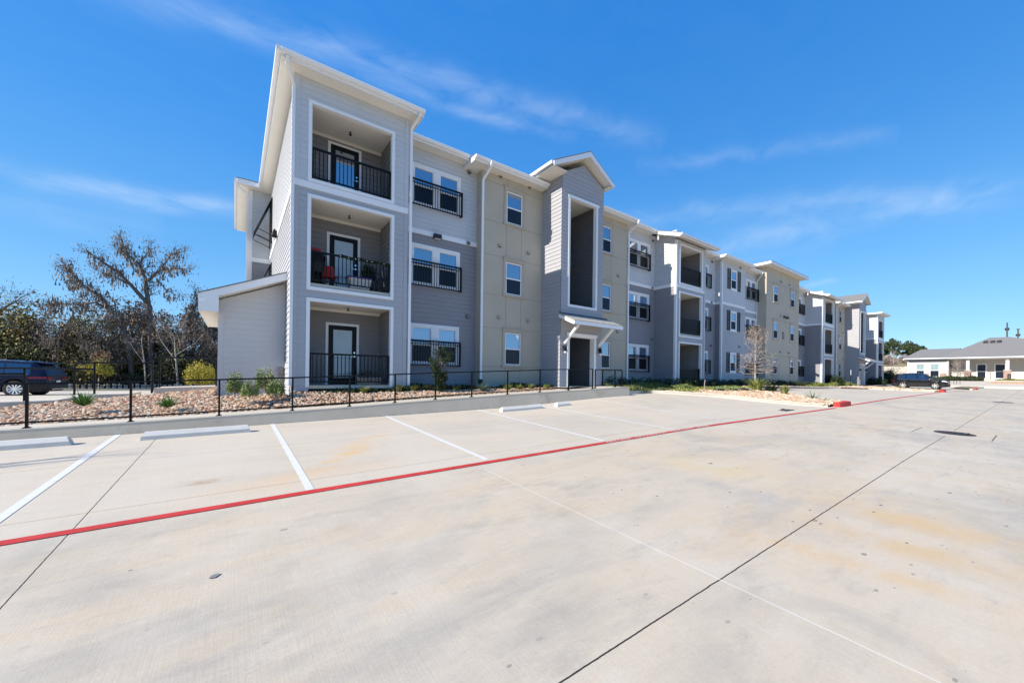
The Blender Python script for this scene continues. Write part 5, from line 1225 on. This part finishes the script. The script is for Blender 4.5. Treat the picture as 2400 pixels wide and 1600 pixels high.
def chair(x, y, z, key, label, group=None):
    T = thing('folding_chair', label, 'chair', (x, y, z), group)
    MB().m(key).hexa([(x-.22, y-.2, z+.40), (x+.22, y-.2, z+.40), (x+.22, y+.2, z+.38), (x-.22, y+.2, z+.38), (x-.22, y-.2, z+.43), (x+.22, y-.2, z+.43), (x+.22, y+.2, z+.41), (x-.22, y+.2, z+.41)]).build('seat', T)
    MB().m(key).hexa([(x-.22, y+.19, z+.5), (x+.22, y+.19, z+.5), (x+.22, y+.22, z+.5), (x-.22, y+.22, z+.5), (x-.20, y+.30, z+.86), (x+.20, y+.30, z+.86), (x+.20, y+.33, z+.86), (x-.20, y+.33, z+.86)]).build('backrest', T)
    for s in (-1, 1):
        MB().m('black').tube([(x+s*.24, y-.22, z), (x+s*.24, y+.22, z+.42), (x+s*.22, y+.32, z+.88)], .011, 6).build('frame', T); MB().m('black').tube([(x+s*.24, y+.24, z), (x+s*.24, y-.2, z+.42)], .011, 6).build('leg', T)
chair(2.45, 13.75, z2, 'plastic_red', 'dark red folding chair in front of the second-floor balcony door')
b = MB().m('stop'); x, y = 3.32, 13.42; b.hexa([(x-.30, y-.16, z2+.06), (x+.30, y-.16, z2+.06), (x+.30, y+.16, z2+.06), (x-.30, y+.16, z2+.06), (x-.36, y-.2, z2+.40), (x+.36, y-.2, z2+.40), (x+.36, y+.2, z2+.40), (x-.36, y+.2, z2+.40)])
T = thing('storage_tub', 'white plastic storage tub with a purple lid behind the second-floor railing', 'storage tub', (x, y, z2)); b.build('tub', T)
MB().m('purple').box(x-.38, x+.38, y-.22, y+.22, z2+.40, z2+.45).build('lid', T)
T = thing('bicycle', 'dark bicycle leaning behind the right end of the second-floor railing', 'bicycle', (3.95, 13.5, z2))
for dx in (-.28, .30):
    o = MB().m('tyre'); pts = [(3.92+dx+.30*math.cos(a*.3142), 13.5+dx*.3, z2+.32+.30*math.sin(a*.3142)) for a in range(21)]; o.tube(pts, .018, 6, cap=False); o.build('wheel', T)
MB().m('black').tube([(3.64, 13.42, z2+.32), (3.80, 13.46, z2+.75), (4.15, 13.57, z2+.72), (3.9, 13.49, z2+.32), (3.80, 13.46, z2+.75)], .016, 6).build('frame', T)
MB().m('chrome').tube([(4.22, 13.6, z2+.32), (4.12, 13.55, z2+.85), (4.05, 13.35, z2+.90)], .014, 6).build('handlebar', T); MB().m('ventdark').box(3.70, 3.92, 13.42, 13.50, z2+.80, z2+.85).build('saddle', T)
rng = random.Random(120); b = MB().m('darkbed')
for k in range(70): t = k/69; leafcloud(b, (2.62+1.62*t, 13.04, 3.72+.02*math.sin(t*19)), (.05, .05, .055), 26, .022, rng, hollow=0)
b.m('headlight')
for t in (.02, .17, .30, .36, .52, .62, .86): x = 2.62+1.62*t; b.box(x-.012, x+.012, 12.99, 13.0, 3.70, 3.725)
b.build('garland', loc=(3.4, 13.04, 3.7), label='green leafy garland with tiny lights wound along the second-floor balcony rail', cat='garland')
T = thing('potted_plant', 'leafy green plant in a dark pot behind the right half of the second-floor railing', 'potted plant', (3.72, 13.75, z2)); MB().m('ventdark').tube([(3.72, 13.75, z2), (3.72, 13.75, z2+.34)], [.13, .17], 14).build('pot', T)
b = MB().m('darkbed'); leafcloud(b, (3.72, 13.75, z2+.72), (.24, .2, .34), 900, .035, rng, hollow=0, elong=1.4); b.build('foliage', T)
T = thing('planter', 'low dark planter with red flowers behind the ground-floor balcony railing', 'planter', (3.7, 13.5, -.35)); MB().m('brick').box(3.3, 4.1, 13.4, 13.65, -.35, -.1).build('box', T)
b = MB().m('darkbed'); leafcloud(b, (3.7, 13.52, 0), (.4, .12, .14), 260, .03, rng, hollow=0); b.build('leaves', T); b = MB().m('plastic_red'); leafcloud(b, (3.7, 13.5, .05), (.38, .12, .08), 30, .02, rng, hollow=0); b.build('flowers', T)

# ---------------- cars
def suv(name, label, cat, L_, Wd, H, wb_, wr, paint, loc, heading, rear_over, glass_from, fender=True, spoiler=True, rimspokes=10, tl=.62):
    """x runs from the rear bumper (0) to the front (L_)"""
    T = thing(name, label, cat, loc)
    T.rotation_euler = (0, 0, heading); ORI[T.name] = Vector((0, 0, 0))
    hw = Wd/2; xr, xf = rear_over, rear_over+wb_; gc = .24
    belt = [(0, H*.55), (.06*L_, H*.61), (.10*L_, H*.61), (.5*L_, H*.585), (.70*L_, H*.575), (.76*L_, H*.57), (.95*L_, H*.56), (L_, H*.50)]
    top = [(0, H*.60), (.012*L_, H*.70), (.06*L_, H*.90), (.10*L_, H*.955), (.25*L_, H*.985), (.45*L_, H), (.55*L_, H*.985), (.60*L_, H*.95), (.73*L_, H*.67), (.76*L_, H*.655), (.85*L_, H*.635), (.95*L_, H*.60), (L_, H*.53)]
    wid = [(0, .86), (.03*L_, .93), (.12*L_, .985), (.5*L_, 1), (.85*L_, .985), (.95*L_, .92), (L_, .80)]
    bz = lambda x: interp(belt, x); tz = lambda x: max(interp(top, x), bz(x)+.03); wz = lambda x: hw*interp(wid, x)
    arch = wr*1.16
    def low(x):
        z = gc+(.10 if x < .12 or x > L_-.15 else 0)
        for c in (xr, xf):
            if abs(x-c) < arch: z = max(z, wr+math.sqrt(arch**2-(x-c)**2)*.98)
        return z
    st = sorted(set([round(i*L_/90, 4) for i in range(91)]+[xr-arch, xr+arch, xf-arch, xf+arch]))
    def ring(x, s):
        zb, zt, w_, zl = bz(x), tz(x), wz(x), min(low(x), bz(x)-.06); cab = max(0, min(1, (zt-zb-.03)/(H*.3))); wtp = w_*(1-.20*cab)-.02; zm = zl+(zb-zl)*.55
        return [(x, s*w_*.80, zl), (x, s*w_*.975, zl+.02), (x, s*w_, zm), (x, s*w_*.985, zb-.02), (x, s*(w_*.965-.0), zb), (x, s*(wtp+(.02)), zt-.07*cab-.012), (x, s*wtp*.93, zt-.012), (x, s*wtp*.5, zt+.01), (x, 0, zt+.015)]
    body = MB().m(paint); gls = MB().m('carglass')
    side = []; g0, g1 = glass_from, .705*L_; pillars = [g0+(g1-g0)*f for f in (.27, .60)]
    for s in (-1, 1):
        cl_ = MB().m('clad'); R_ = [ring(x, s) for x in st]; base = len(body.v)
        for r_ in R_: body.v += r_
        n = 9
        for i in range(len(st)-1):
            xm = (st[i]+st[i+1])/2; zb, zt = bz(xm), tz(xm)
            for k in range(n-1):
                q = [base+i*n+k, base+(i+1)*n+k, base+(i+1)*n+k+1, base+i*n+k+1]
                isg = False
                if k == 4 and g0 < xm < g1 and not any(abs(xm-p) < .045 for p in pillars) and tz(xm)-bz(xm) > .12: isg = True
                if k >= 6 and (.615*L_ < xm < .735*L_ or .035*L_ < xm < .078*L_): isg = True
                if isg:
                    j = len(gls.v); gls.v += [body.v[t] for t in q]; gls.addf((j, j+1, j+2, j+3))
                elif k == 0 or (k == 1 and body.v[q[0]][2] < gc+.16): 
                    j = len(cl_.v); cl_.v += [body.v[t] for t in q]; cl_.addf((j, j+1, j+2, j+3))
                else: body.addf(q)
        cl_.build('lower_cladding', T)
    # ends
    for x in (0, L_):
        a, c = ring(x, -1), ring(x, 1); body.face(a+c[::-1][1:])
    body.m('ventdark').box(.3, L_-.3, -hw*.8, hw*.8, gc-.02, gc+.25)
    bo = body.build('body', T, smooth=False); gls.build('windows', T)
    bo.data.polygons.foreach_set('use_smooth', [True]*len(bo.data.polygons)); 
    em = bo.modifiers.new('es', 'EDGE_SPLIT'); em.split_angle = R(32)
    for c in (xr, xf):
        for s in (-1, 1):
            y = s*(hw-.13); b = MB().m('tyre'); prof = [(wr*.66, .11), (wr*.94, .115), (wr, .085), (wr, -.085), (wr*.94, -.115), (wr*.66, -.11)]; n = 30; i0 = len(b.v)
            for (r_, o_) in prof:
                for k in range(n): a = 6.28319*k/n; b.v.append((c+r_*math.cos(a), y+s*o_, wr+r_*math.sin(a)))
            for j in range(len(prof)-1):
                for k in range(n): b.addf((i0+j*n+k, i0+j*n+(k+1) % n, i0+(j+1)*n+(k+1) % n, i0+(j+1)*n+k))
            wh = b.build('wheel', T, smooth=True)
            b = MB().m('alloy'); yo = y+s*.09
            for k in range(n):
                a, a2 = 6.28319*k/n, 6.28319*(k+1)/n
                b.face([(c+wr*.68*math.cos(a), y+s*.112, wr+wr*.68*math.sin(a)), (c+wr*.68*math.cos(a2), y+s*.112, wr+wr*.68*math.sin(a2)), (c+wr*.60*math.cos(a2), y+s*.075, wr+wr*.60*math.sin(a2)), (c+wr*.60*math.cos(a), y+s*.075, wr+wr*.60*math.sin(a))])
            for k in range(rimspokes):
                a = 6.28319*k/rimspokes; d = Vector((math.cos(a), 0, math.sin(a))); t = Vector((-math.sin(a), 0, math.cos(a))); C = Vector((c, yo, wr))
                b.face([C+d*wr*.12-t*wr*.05, C+d*wr*.64-t*wr*.12+Vector((0, s*.008, 0)), C+d*wr*.64+t*wr*.06+Vector((0, s*.008, 0)), C+d*wr*.12+t*wr*.05])
            b.cyl((c, yo, wr), (0, 1, 0), wr*.15, .03, 14); b.build('rim', wh)
            b = MB().m('ventdark'); b.cyl((c, y-s*.03, wr), (0, 1, 0), wr*.62, .10, 24); b.build('brake_disc', wh)
            if fender:
                b = MB().m('clad'); m_ = 18; pr = []
                for k in range(m_+1):
                    a = math.pi*k/m_; ca, sa = math.cos(a), math.sin(a); w1 = wz(c+arch*ca)+.012
                    pr.append(((c+arch*ca, s*w1, wr+arch*.98*sa-.01), (c+(arch+.06)*ca, s*(w1), wr+(arch*.98+.06)*sa), (c+arch*ca, s*(w1-.1), wr+arch*.98*sa-.01)))
                for p_, q_ in zip(pr, pr[1:]): b.face([p_[0], q_[0], q_[1], p_[1]]); b.face([p_[2], q_[2], q_[0], p_[0]])
                b.build('wheel_arch', T)
    # roof rails, mirrors, lights, bumpers, plates, handles
    for s in (-1, 1):
        b = MB().m('chrome'); b.tube([(.16*L_, s*hw*.70, H*.96+.05), (.3*L_, s*hw*.71, H*.99+.045), (.5*L_, s*hw*.71, H+.04), (.58*L_, s*hw*.69, H*.965+.03)], .016, 6); b.build('roof_rail', T)
        b = MB().m(paint); b.hexa([(.655*L_, s*hw*.97, H*.60), (.685*L_, s*hw*.97, H*.60), (.685*L_, s*(hw+.16), H*.61), (.66*L_, s*(hw+.17), H*.61), (.655*L_, s*hw*.97, H*.66), (.68*L_, s*hw*.97, H*.66), (.68*L_, s*(hw+.15), H*.70), (.66*L_, s*(hw+.16), H*.70)]); b.build('wing_mirror', T)
        b = MB().m('taillight'); 
        xs_ = [.004, .02, .05, .10, .15, .19]
        for a, c in zip(xs_, xs_[1:]):
            xa, xc = a*L_*tl, c*L_*tl; h0 = H*.51; h1 = H*(.51+.08*tl)
            b.face([(xa, s*(wz(xa)*1.0+.012), h0-.02), (xc, s*(wz(xc)*1.0+.012), h0+.01), (xc, s*(wz(xc)*.99+.012), h1-.01), (xa, s*(wz(xa)*.985+.012), h1)])
        b.face([(-.012, s*wz(0), H*.49), (-.012, s*wz(0)*.45, H*.49), (-.012, s*wz(0)*.45, H*.54), (-.012, s*wz(0)*.97, H*.555)]); b.build('tail_light', T)
        b = MB().m('headlight')
        for a, c in ((.90, .93), (.93, .96), (.96, .99)):
            xa, xc = a*L_, c*L_; b.face([(xa, s*(wz(xa)*1.0+.010), bz(xa)-.12), (xc, s*(wz(xc)+.010), bz(xc)-.13), (xc, s*(wz(xc)*.985+.012), bz(xc)-.03), (xa, s*(wz(xa)*.985+.012), bz(xa)-.06)])
        b.build('headlight', T)
        for hx in (.30, .50):
            MB().m(paint).box(hx*L_, hx*L_+.17, min(s*(hw+.002), s*(hw+.03)), max(s*(hw+.002), s*(hw+.03)), H*.51, H*.53).build('door_handle', T)
        b = MB().m('chrome'); b.tube([(g0+.05, s*(wz(g0)*.975+.004), bz(g0)+.012), (.45*L_, s*(hw*.975+.004), bz(.45*L_)+.012), (.69*L_, s*(hw*.975+.004), bz(.69*L_)+.012)], .009, 5); b.build('window_trim_strip', T)
    b = MB().m('clad'); b.box(-.05, .12, -hw*.84, hw*.84, H*.20, H*.34); b.build('rear_bumper', T, bevel=.04)
    b = MB().m('clad'); b.box(L_-.12, L_+.04, -hw*.76, hw*.76, H*.16, H*.32); b.build('front_bumper', T, bevel=.04)
    MB().m('chrome').box(-.035, -.014, -hw*.75, hw*.75, H*.462, H*.478).build('rear_trim_strip', T)
    MB().m('chrome').box(-.075, -.051, -hw*.6, hw*.6, H*.195, H*.225).build('bumper_trim', T)
    MB().m('plate').box(-.035, -.014, -.16, .16, H*.39, H*.45).build('licence_plate', T)
    if spoiler: MB().m(paint).hexa([(.03*L_, -hw*.68, H*.93), (.11*L_, -hw*.7, H*.955), (.11*L_, hw*.7, H*.955), (.03*L_, hw*.68, H*.93), (.035*L_, -hw*.68, H*.955), (.11*L_, -hw*.7, H*.985), (.11*L_, hw*.7, H*.985), (.035*L_, hw*.68, H*.955)]).build('spoiler', T)
    T.location = (loc[0], loc[1], loc[2]+E)
    return T
suv('parked_suv', 'dark blue SUV seen from its rear corner, cut by the left edge of the photo', 'car', 4.9, 1.95, 1.66, 2.9, .375, 'navy', (-7.0, 28.1, -1.23), math.pi-.14, .98, .55, False)
suv('parked_suv', 'black SUV parked side-on at right in front of the clubhouse', 'car', 4.15, 1.86, 1.66, 2.40, .37, 'blackpaint', (60.2, 9.95, -.765), -math.pi/2, .88, .42, True, True, 7, .3)

# ---------------- the clubhouse
K = thing('clubhouse', 'single-storey clubhouse with grey shingle hip roof, white trim and a columned porch', 'building', (88, 6, .4))
b = MB().m('beige'); hs_ = [(10.85, 11.65, .85, 2.66), (9.32, 10.18, .85, 2.66)]
wall(b, 'L', 86, 8.4, 12.6, 1.3, 3.4, [(a-.0, c, z0, z1) for a, c, z0, z1 in hs_]); b.m('brick'); wall(b, 'L', 85.95, 8.4, 12.6, -.5, 1.3, hs_, False); b.build('wing_wall', K)
b = MB().m('beige'); wall(b, 'F', 8.4, 86, 89, -.5, 3.4); wall(b, 'F', 12.6, 86, 95, -.5, 3.4); b.box(86.1, 98, 8.5, 12.5, -.5, 3.35); b.build('wing_side_wall', K)
hp = [(5.0, 5.75, .65, 2.6), (3.3, 4.1, .65, 2.6), (-1.0, -.2, .65, 2.6)]
b = MB().m('beige'); wall(b, 'L', 88.2, -6, 8.4, -.5, 3.4, hp); b.box(88.6, 98, -6, 8.4, -.5, 3.4); b.build('porch_wall', K)
for (y0, y1, z0, z1), x, ke in [(h_, 86, 'clubglass') for h_ in hs_]+[(h_, 88.2, 'screen') for h_ in hp]:
    b = MB().m('white'); t = .13
    b.box(x-.06, x+.02, y0-t, y0, z0-t, z1+t); b.box(x-.06, x+.02, y1, y1+t, z0-t, z1+t); b.box(x-.06, x+.02, y0, y1, z1, z1+t); b.box(x-.06, x+.02, y0, y1, z0-t, z0); b.box(x-.03, x+.04, y0, y1, (z0+z1)/2-.04, (z0+z1)/2+.04); w0 = b.build('window', K)
    p = MB().m(ke); p.box(x+.03, x+.05, y0, y1, (z0+z1)/2+.04, z1); p.build('upper_pane', w0); p = MB().m('screen'); p.box(x+.02, x+.04, y0, y1, z0, (z0+z1)/2-.04); p.build('lower_pane', w0)
b = MB().m('white'); b.box(85.9, 85.985, 12.5, 12.64, -.3, 3.35); b.box(85.9, 85.985, 8.36, 8.5, -.3, 3.35); b.build('corner_board', K)
for y in (6.5, 2.98, -1.0):
    MB().m('white').box(85.85, 86.15, y-.15, y+.15, 1.76, 3.36).build('porch_column', K)
    b = MB().m('brick'); b.box(85.68, 86.32, y-.32, y+.32, .2, 1.70); b.m('stop').box(85.64, 86.36, y-.36, y+.36, 1.70, 1.759); b.build('column_base', K)
b = MB().m('walk'); b.box(84.5, 88.2, -6, 8.4, .0, .42); b.build('porch_floor', K)
b = MB().m('soffit'); b.box(85.45, 88.3, -6.4, 13.0, 3.36, 3.40); b.box(85.45, 97, 8.3, 13.0, 3.36, 3.40); b.m('white'); b.box(85.38, 85.44, -6.6, 13.06, 3.40, 3.62); b.box(85.44, 97, 13.0, 13.06, 3.40, 3.62); b.box(85.25, 85.379, -6.6, 13.0, 3.49, 3.61); b.build('fascia', K)
b = MB().m('shingle')
def roofp(*ps): b.face(ps)
e0, ez = 85.35, 3.63
# left wing hip roof
roofp((e0, 13.1, ez), (e0, 7.0, ez), (90, 7.6, 5.22), (90, 11.7, 5.22)); roofp((e0, 13.1, ez), (90, 11.7, 5.22), (98, 11.7, 5.22), (98, 13.1, ez)); roofp((90, 11.7, 5.22), (90, 7.6, 5.22), (98, 7.6, 5.22), (98, 11.7, 5.22))
# main hip roof
e0 = 85.34; roofp((e0, 9.2, ez+.003), (e0, -7, ez+.003), (92.5, .2, 6.0), (92.5, 3.1, 6.80), (92.5, 4.9, 6.80)); roofp((e0, 9.2, ez+.003), (92.5, 4.9, 6.80), (99.5, 9.2, ez+.003)); roofp((92.5, 3.1, 6.8), (92.5, .2, 6.0), (99.5, -7, ez), (99.5, 9.2, ez), (92.5, 4.9, 6.8)); roofp((e0, -7, ez), (92.5, .2, 6.0), (99.5, -7, ez))
b.build('roof', K)
for y in (5.15, 4.5, 3.9):
    b = MB().m('ventdark'); x = 90.6; z = 5.82
    b.hexa([(x-.35, y-.24, z-.02), (x+.35, y-.24, z+.30), (x+.35, y+.24, z+.30), (x-.35, y+.24, z-.02), (x-.33, y-.22, z+.20), (x+.3, y-.22, z+.42), (x+.3, y+.22, z+.42), (x-.33, y+.22, z+.20)]); b.build('roof_vent', K)
# clubhouse grounds
grid('clubhouse_walk', [75.5, 78, 82, 86, 89], [-12, -4, 0, 4.1, 8, 11.2], lambda x, y: interp([(75.5, -.50), (79, -.30), (84, .30), (86, .40), (89, .42)], x), 'walk')
b = MB().m('kerb'); b.box(75.35, 75.6, -14, 11.2, -.9, -.44); b.build('clubhouse_kerb', kind='structure')
b = MB().m('brick'); b.box(79.9, 80.2, -8, 4.1, -.6, .20); b.box(80.2, 84.4, 3.85, 4.1, -.6, .20); b.m('stop').box(79.86, 80.24, -8, 4.13, .201, .27); b.build('planter_wall', loc=(80, 0, -.4), label='low brick planter wall with a pale cap at the right edge of the photo', cat='wall')
grid('planter_soil', [80.2, 84.5], [-8, 3.85], lambda x, y: .16, 'soil')
carpet('planter_grass', 'bright green grassy planting behind the low brick planter wall', (80.3, 84.3), (-3, 3.7), 6000, .42, 'grass', lambda x, y: .16, .07, 131)
grid('clubhouse_bed_soil', [83.5, 85.8], [4.9, 12.9], lambda x, y: .42-.02*(y-5)*0, 'soil')
carpet('clubhouse_plants', 'low olive and brown planting along the clubhouse wall', (83.4, 85.7), (5.0, 12.8), 6500, .62, 'darkbed', lambda x, y: .36, .08, 132)
T = thing('clubhouse_railing', 'thin dark railing on the porch of the clubhouse', 'railing', (85.3, 5, .4))
for y in (8.0, 7.1, 6.2, 5.3, 4.4): MB().m('black').box(85.28, 85.32, y-.02, y+.02, .4, 1.42).build('post', T)
b = MB().m('black'); b.box(85.28, 85.32, 4.38, 8.02, 1.40, 1.44); b.box(85.28, 85.32, 4.38, 8.02, .55, .58); b.build('rails', T)
T = thing('step_handrail', 'pair of black looped step handrails right of the parked black car', 'railing', (79.5, 7.2, -.2))
for y in (7.55, 7.2, 6.95, 6.65): MB().m('black').tube([(79.2, y, -.35), (79.2, y, .42)], .022, 6).build('post', T)
MB().m('black').tube([(79.2, 7.55, .42), (79.2, 7.2, .42), (79.2, 6.65, .42), (79.2, 6.45, .35), (79.2, 6.5, .22)], .02, 6).build('rail', T)
T = thing('litter_bin', 'dark brown litter bin by the clubhouse porch window', 'bin', (85.0, 2.8, .4)); MB().m('wood').tube([(85.0, 2.8, .4), (85.0, 2.8, 1.1)], .16, 12).build('body', T); MB().m('black').tube([(85.0, 2.8, 1.101), (85.0, 2.8, 1.22)], [.18, .10], 12).build('lid', T)
T = thing('lamp_post', 'dark slim lamp post at the corner of the clubhouse wing', 'lamp post', (84.8, 8.0, .4)); MB().m('black').tube([(84.8, 8.0, .35), (84.8, 8.0, 2.3)], .06, 8).build('post', T); MB().m('black').tube([(84.8, 8, 2.301), (84.8, 8, 2.55), (84.8, 8, 2.62)], [.10, .13, .04], 10).build('lantern', T)
youngtree(84.2, 7.3, .3, 2.7, 'thin reddish-leaved tree in front of the clubhouse porch', 133, 1.3, 900)
# grass verge, stone terrace, brush and pines beyond
grid('verge', [64.5, 66, 70, 75.4], [4.6, 5.4, 6.2], lambda x, y: gz(x, y)+.13, 'dirt')
b = MB().m('kerb'); b.hexa([(62, 4.35, gz(62, 4.4)-.05), (75.4, 4.35, gz(75, 4.4)-.05), (75.4, 4.55, gz(75, 4.4)-.05), (62, 4.55, gz(62, 4.4)-.05), (62, 4.37, gz(62, 4.4)+.15), (75.4, 4.37, gz(75, 4.4)+.15), (75.4, 4.55, gz(75, 4.4)+.15), (62, 4.55, gz(62, 4.4)+.15)]); b.build('kerb', kind='structure')
rng = random.Random(140); b = MB().m('stone'); z = -.2; 
for r_ in range(8):
    y = 11.5
    while y < 24:
        l = rng.uniform(.5, 1.2); o_ = rng.uniform(-.12, .12); hh = .34*rng.uniform(.85, 1.1); b.rv = rng.random()
        b.box(95+r_*.12+o_, 96.6+r_*.12, y+.03, y+l, z, z+hh); y += l
    z += .36
b.build('stone_terrace', loc=(95, 17, -.2), label='stacked pale stone retaining terrace beyond the far end of the apartments', cat='wall')
grid('terrace_slope', [97.5, 100, 106, 120, 160], [8, 14, 20, 30, 60, 140], lambda x, y: interp([(97.5, 2.4), (100, 2.9), (106, 4.2), (120, 5.2), (160, 6)], x), 'dirt')
b = MB().m('redbrush')
for k in range(70): y = 9+k*.28; leafcloud(b, (103+rng.uniform(-3, 4), y, 3.6+rng.uniform(-.6, .7)), (1.2, .8, 1.1), 150, .13, rng, hollow=0, elong=1.8)
b.build('bare_brush', kind='stuff', label='reddish bare brush on the slope above the stone terrace', cat='brush')
gp = 'dark pines beyond the far end of the apartments'
for i, (x, y, zt, rr_, lb) in enumerate(((112, 18.4, 8.9, 1.5, 'tall round-topped pine beside the apartment building end'), (113, 20.3, 8.3, 1.3, 'pine partly hidden behind the apartment building'), (114, 16.6, 8.4, 1.4, 'pine in the middle of the far group'), (114, 14.9, 7.2, 1.1, 'small pine at the right end of the far group'), (118, 23, 8.8, 1.8, 'pine hidden farther left behind the apartments'))):
    r2 = random.Random(150+i); T = thing('pine_tree', lb, 'tree', (x, y, 4.6), gp); bb = MB().m('bark'); tt = []
    branch(bb, Vector((x, y, 4.3)), Vector((0, 0, 1)), (zt-4.4)*.4, .12, 1, r2, tt, 6, (2, 3), .5, .2, .6); bb.build('trunk', T)
    bb = MB().m('pine'); blob_crown(bb, (x, y, 4.4+(zt-4.4)*.62), (rr_*1.1, rr_*1.1, (zt-4.4)*.46), 4600, .14, r2, 26, .34, 1.2, .75); bb.build('crown', T)
def pole(x, y, z0, z1, label, arms):
    T = thing('utility_pole', label, 'utility pole', (x, y, z0)); MB().m('wood').tube([(x, y, z0), (x, y, z1)], [.13, .09], 8).build('pole', T)
    for zz, w_ in arms: MB().m('wood').box(x-.06, x+.06, y-w_, y+w_, zz-.06, zz+.06).build('crossarm', T)
    for s in (-1, 1): MB().m('iron').tube([(x-.2, y+s*.17, z1-1.35), (x-.2, y+s*.17, z1-.95)], .09, 10).build('transformer', T)
pole(110, 3.9, 2, 10.6, 'grey utility pole with transformers rising behind the clubhouse roof', ((9.25, .2),))
pole(112, 2.78, 2, 9.6, 'dark utility pole at the right, second behind the clubhouse roof', ((9.5, .22),))
T = thing('electrical_cabinet', 'pale low utility boxes on the ground past the apartment end', 'cabinet', (84, 14.6, -.4)); MB().m('stop').box(83.5, 84.5, 14.1, 15.4, -.45, .25).build('cabinet_body', T); MB().m('vent').box(83.47, 83.5, 14.2, 15.3, -.3, .15).build('cabinet_door', T)
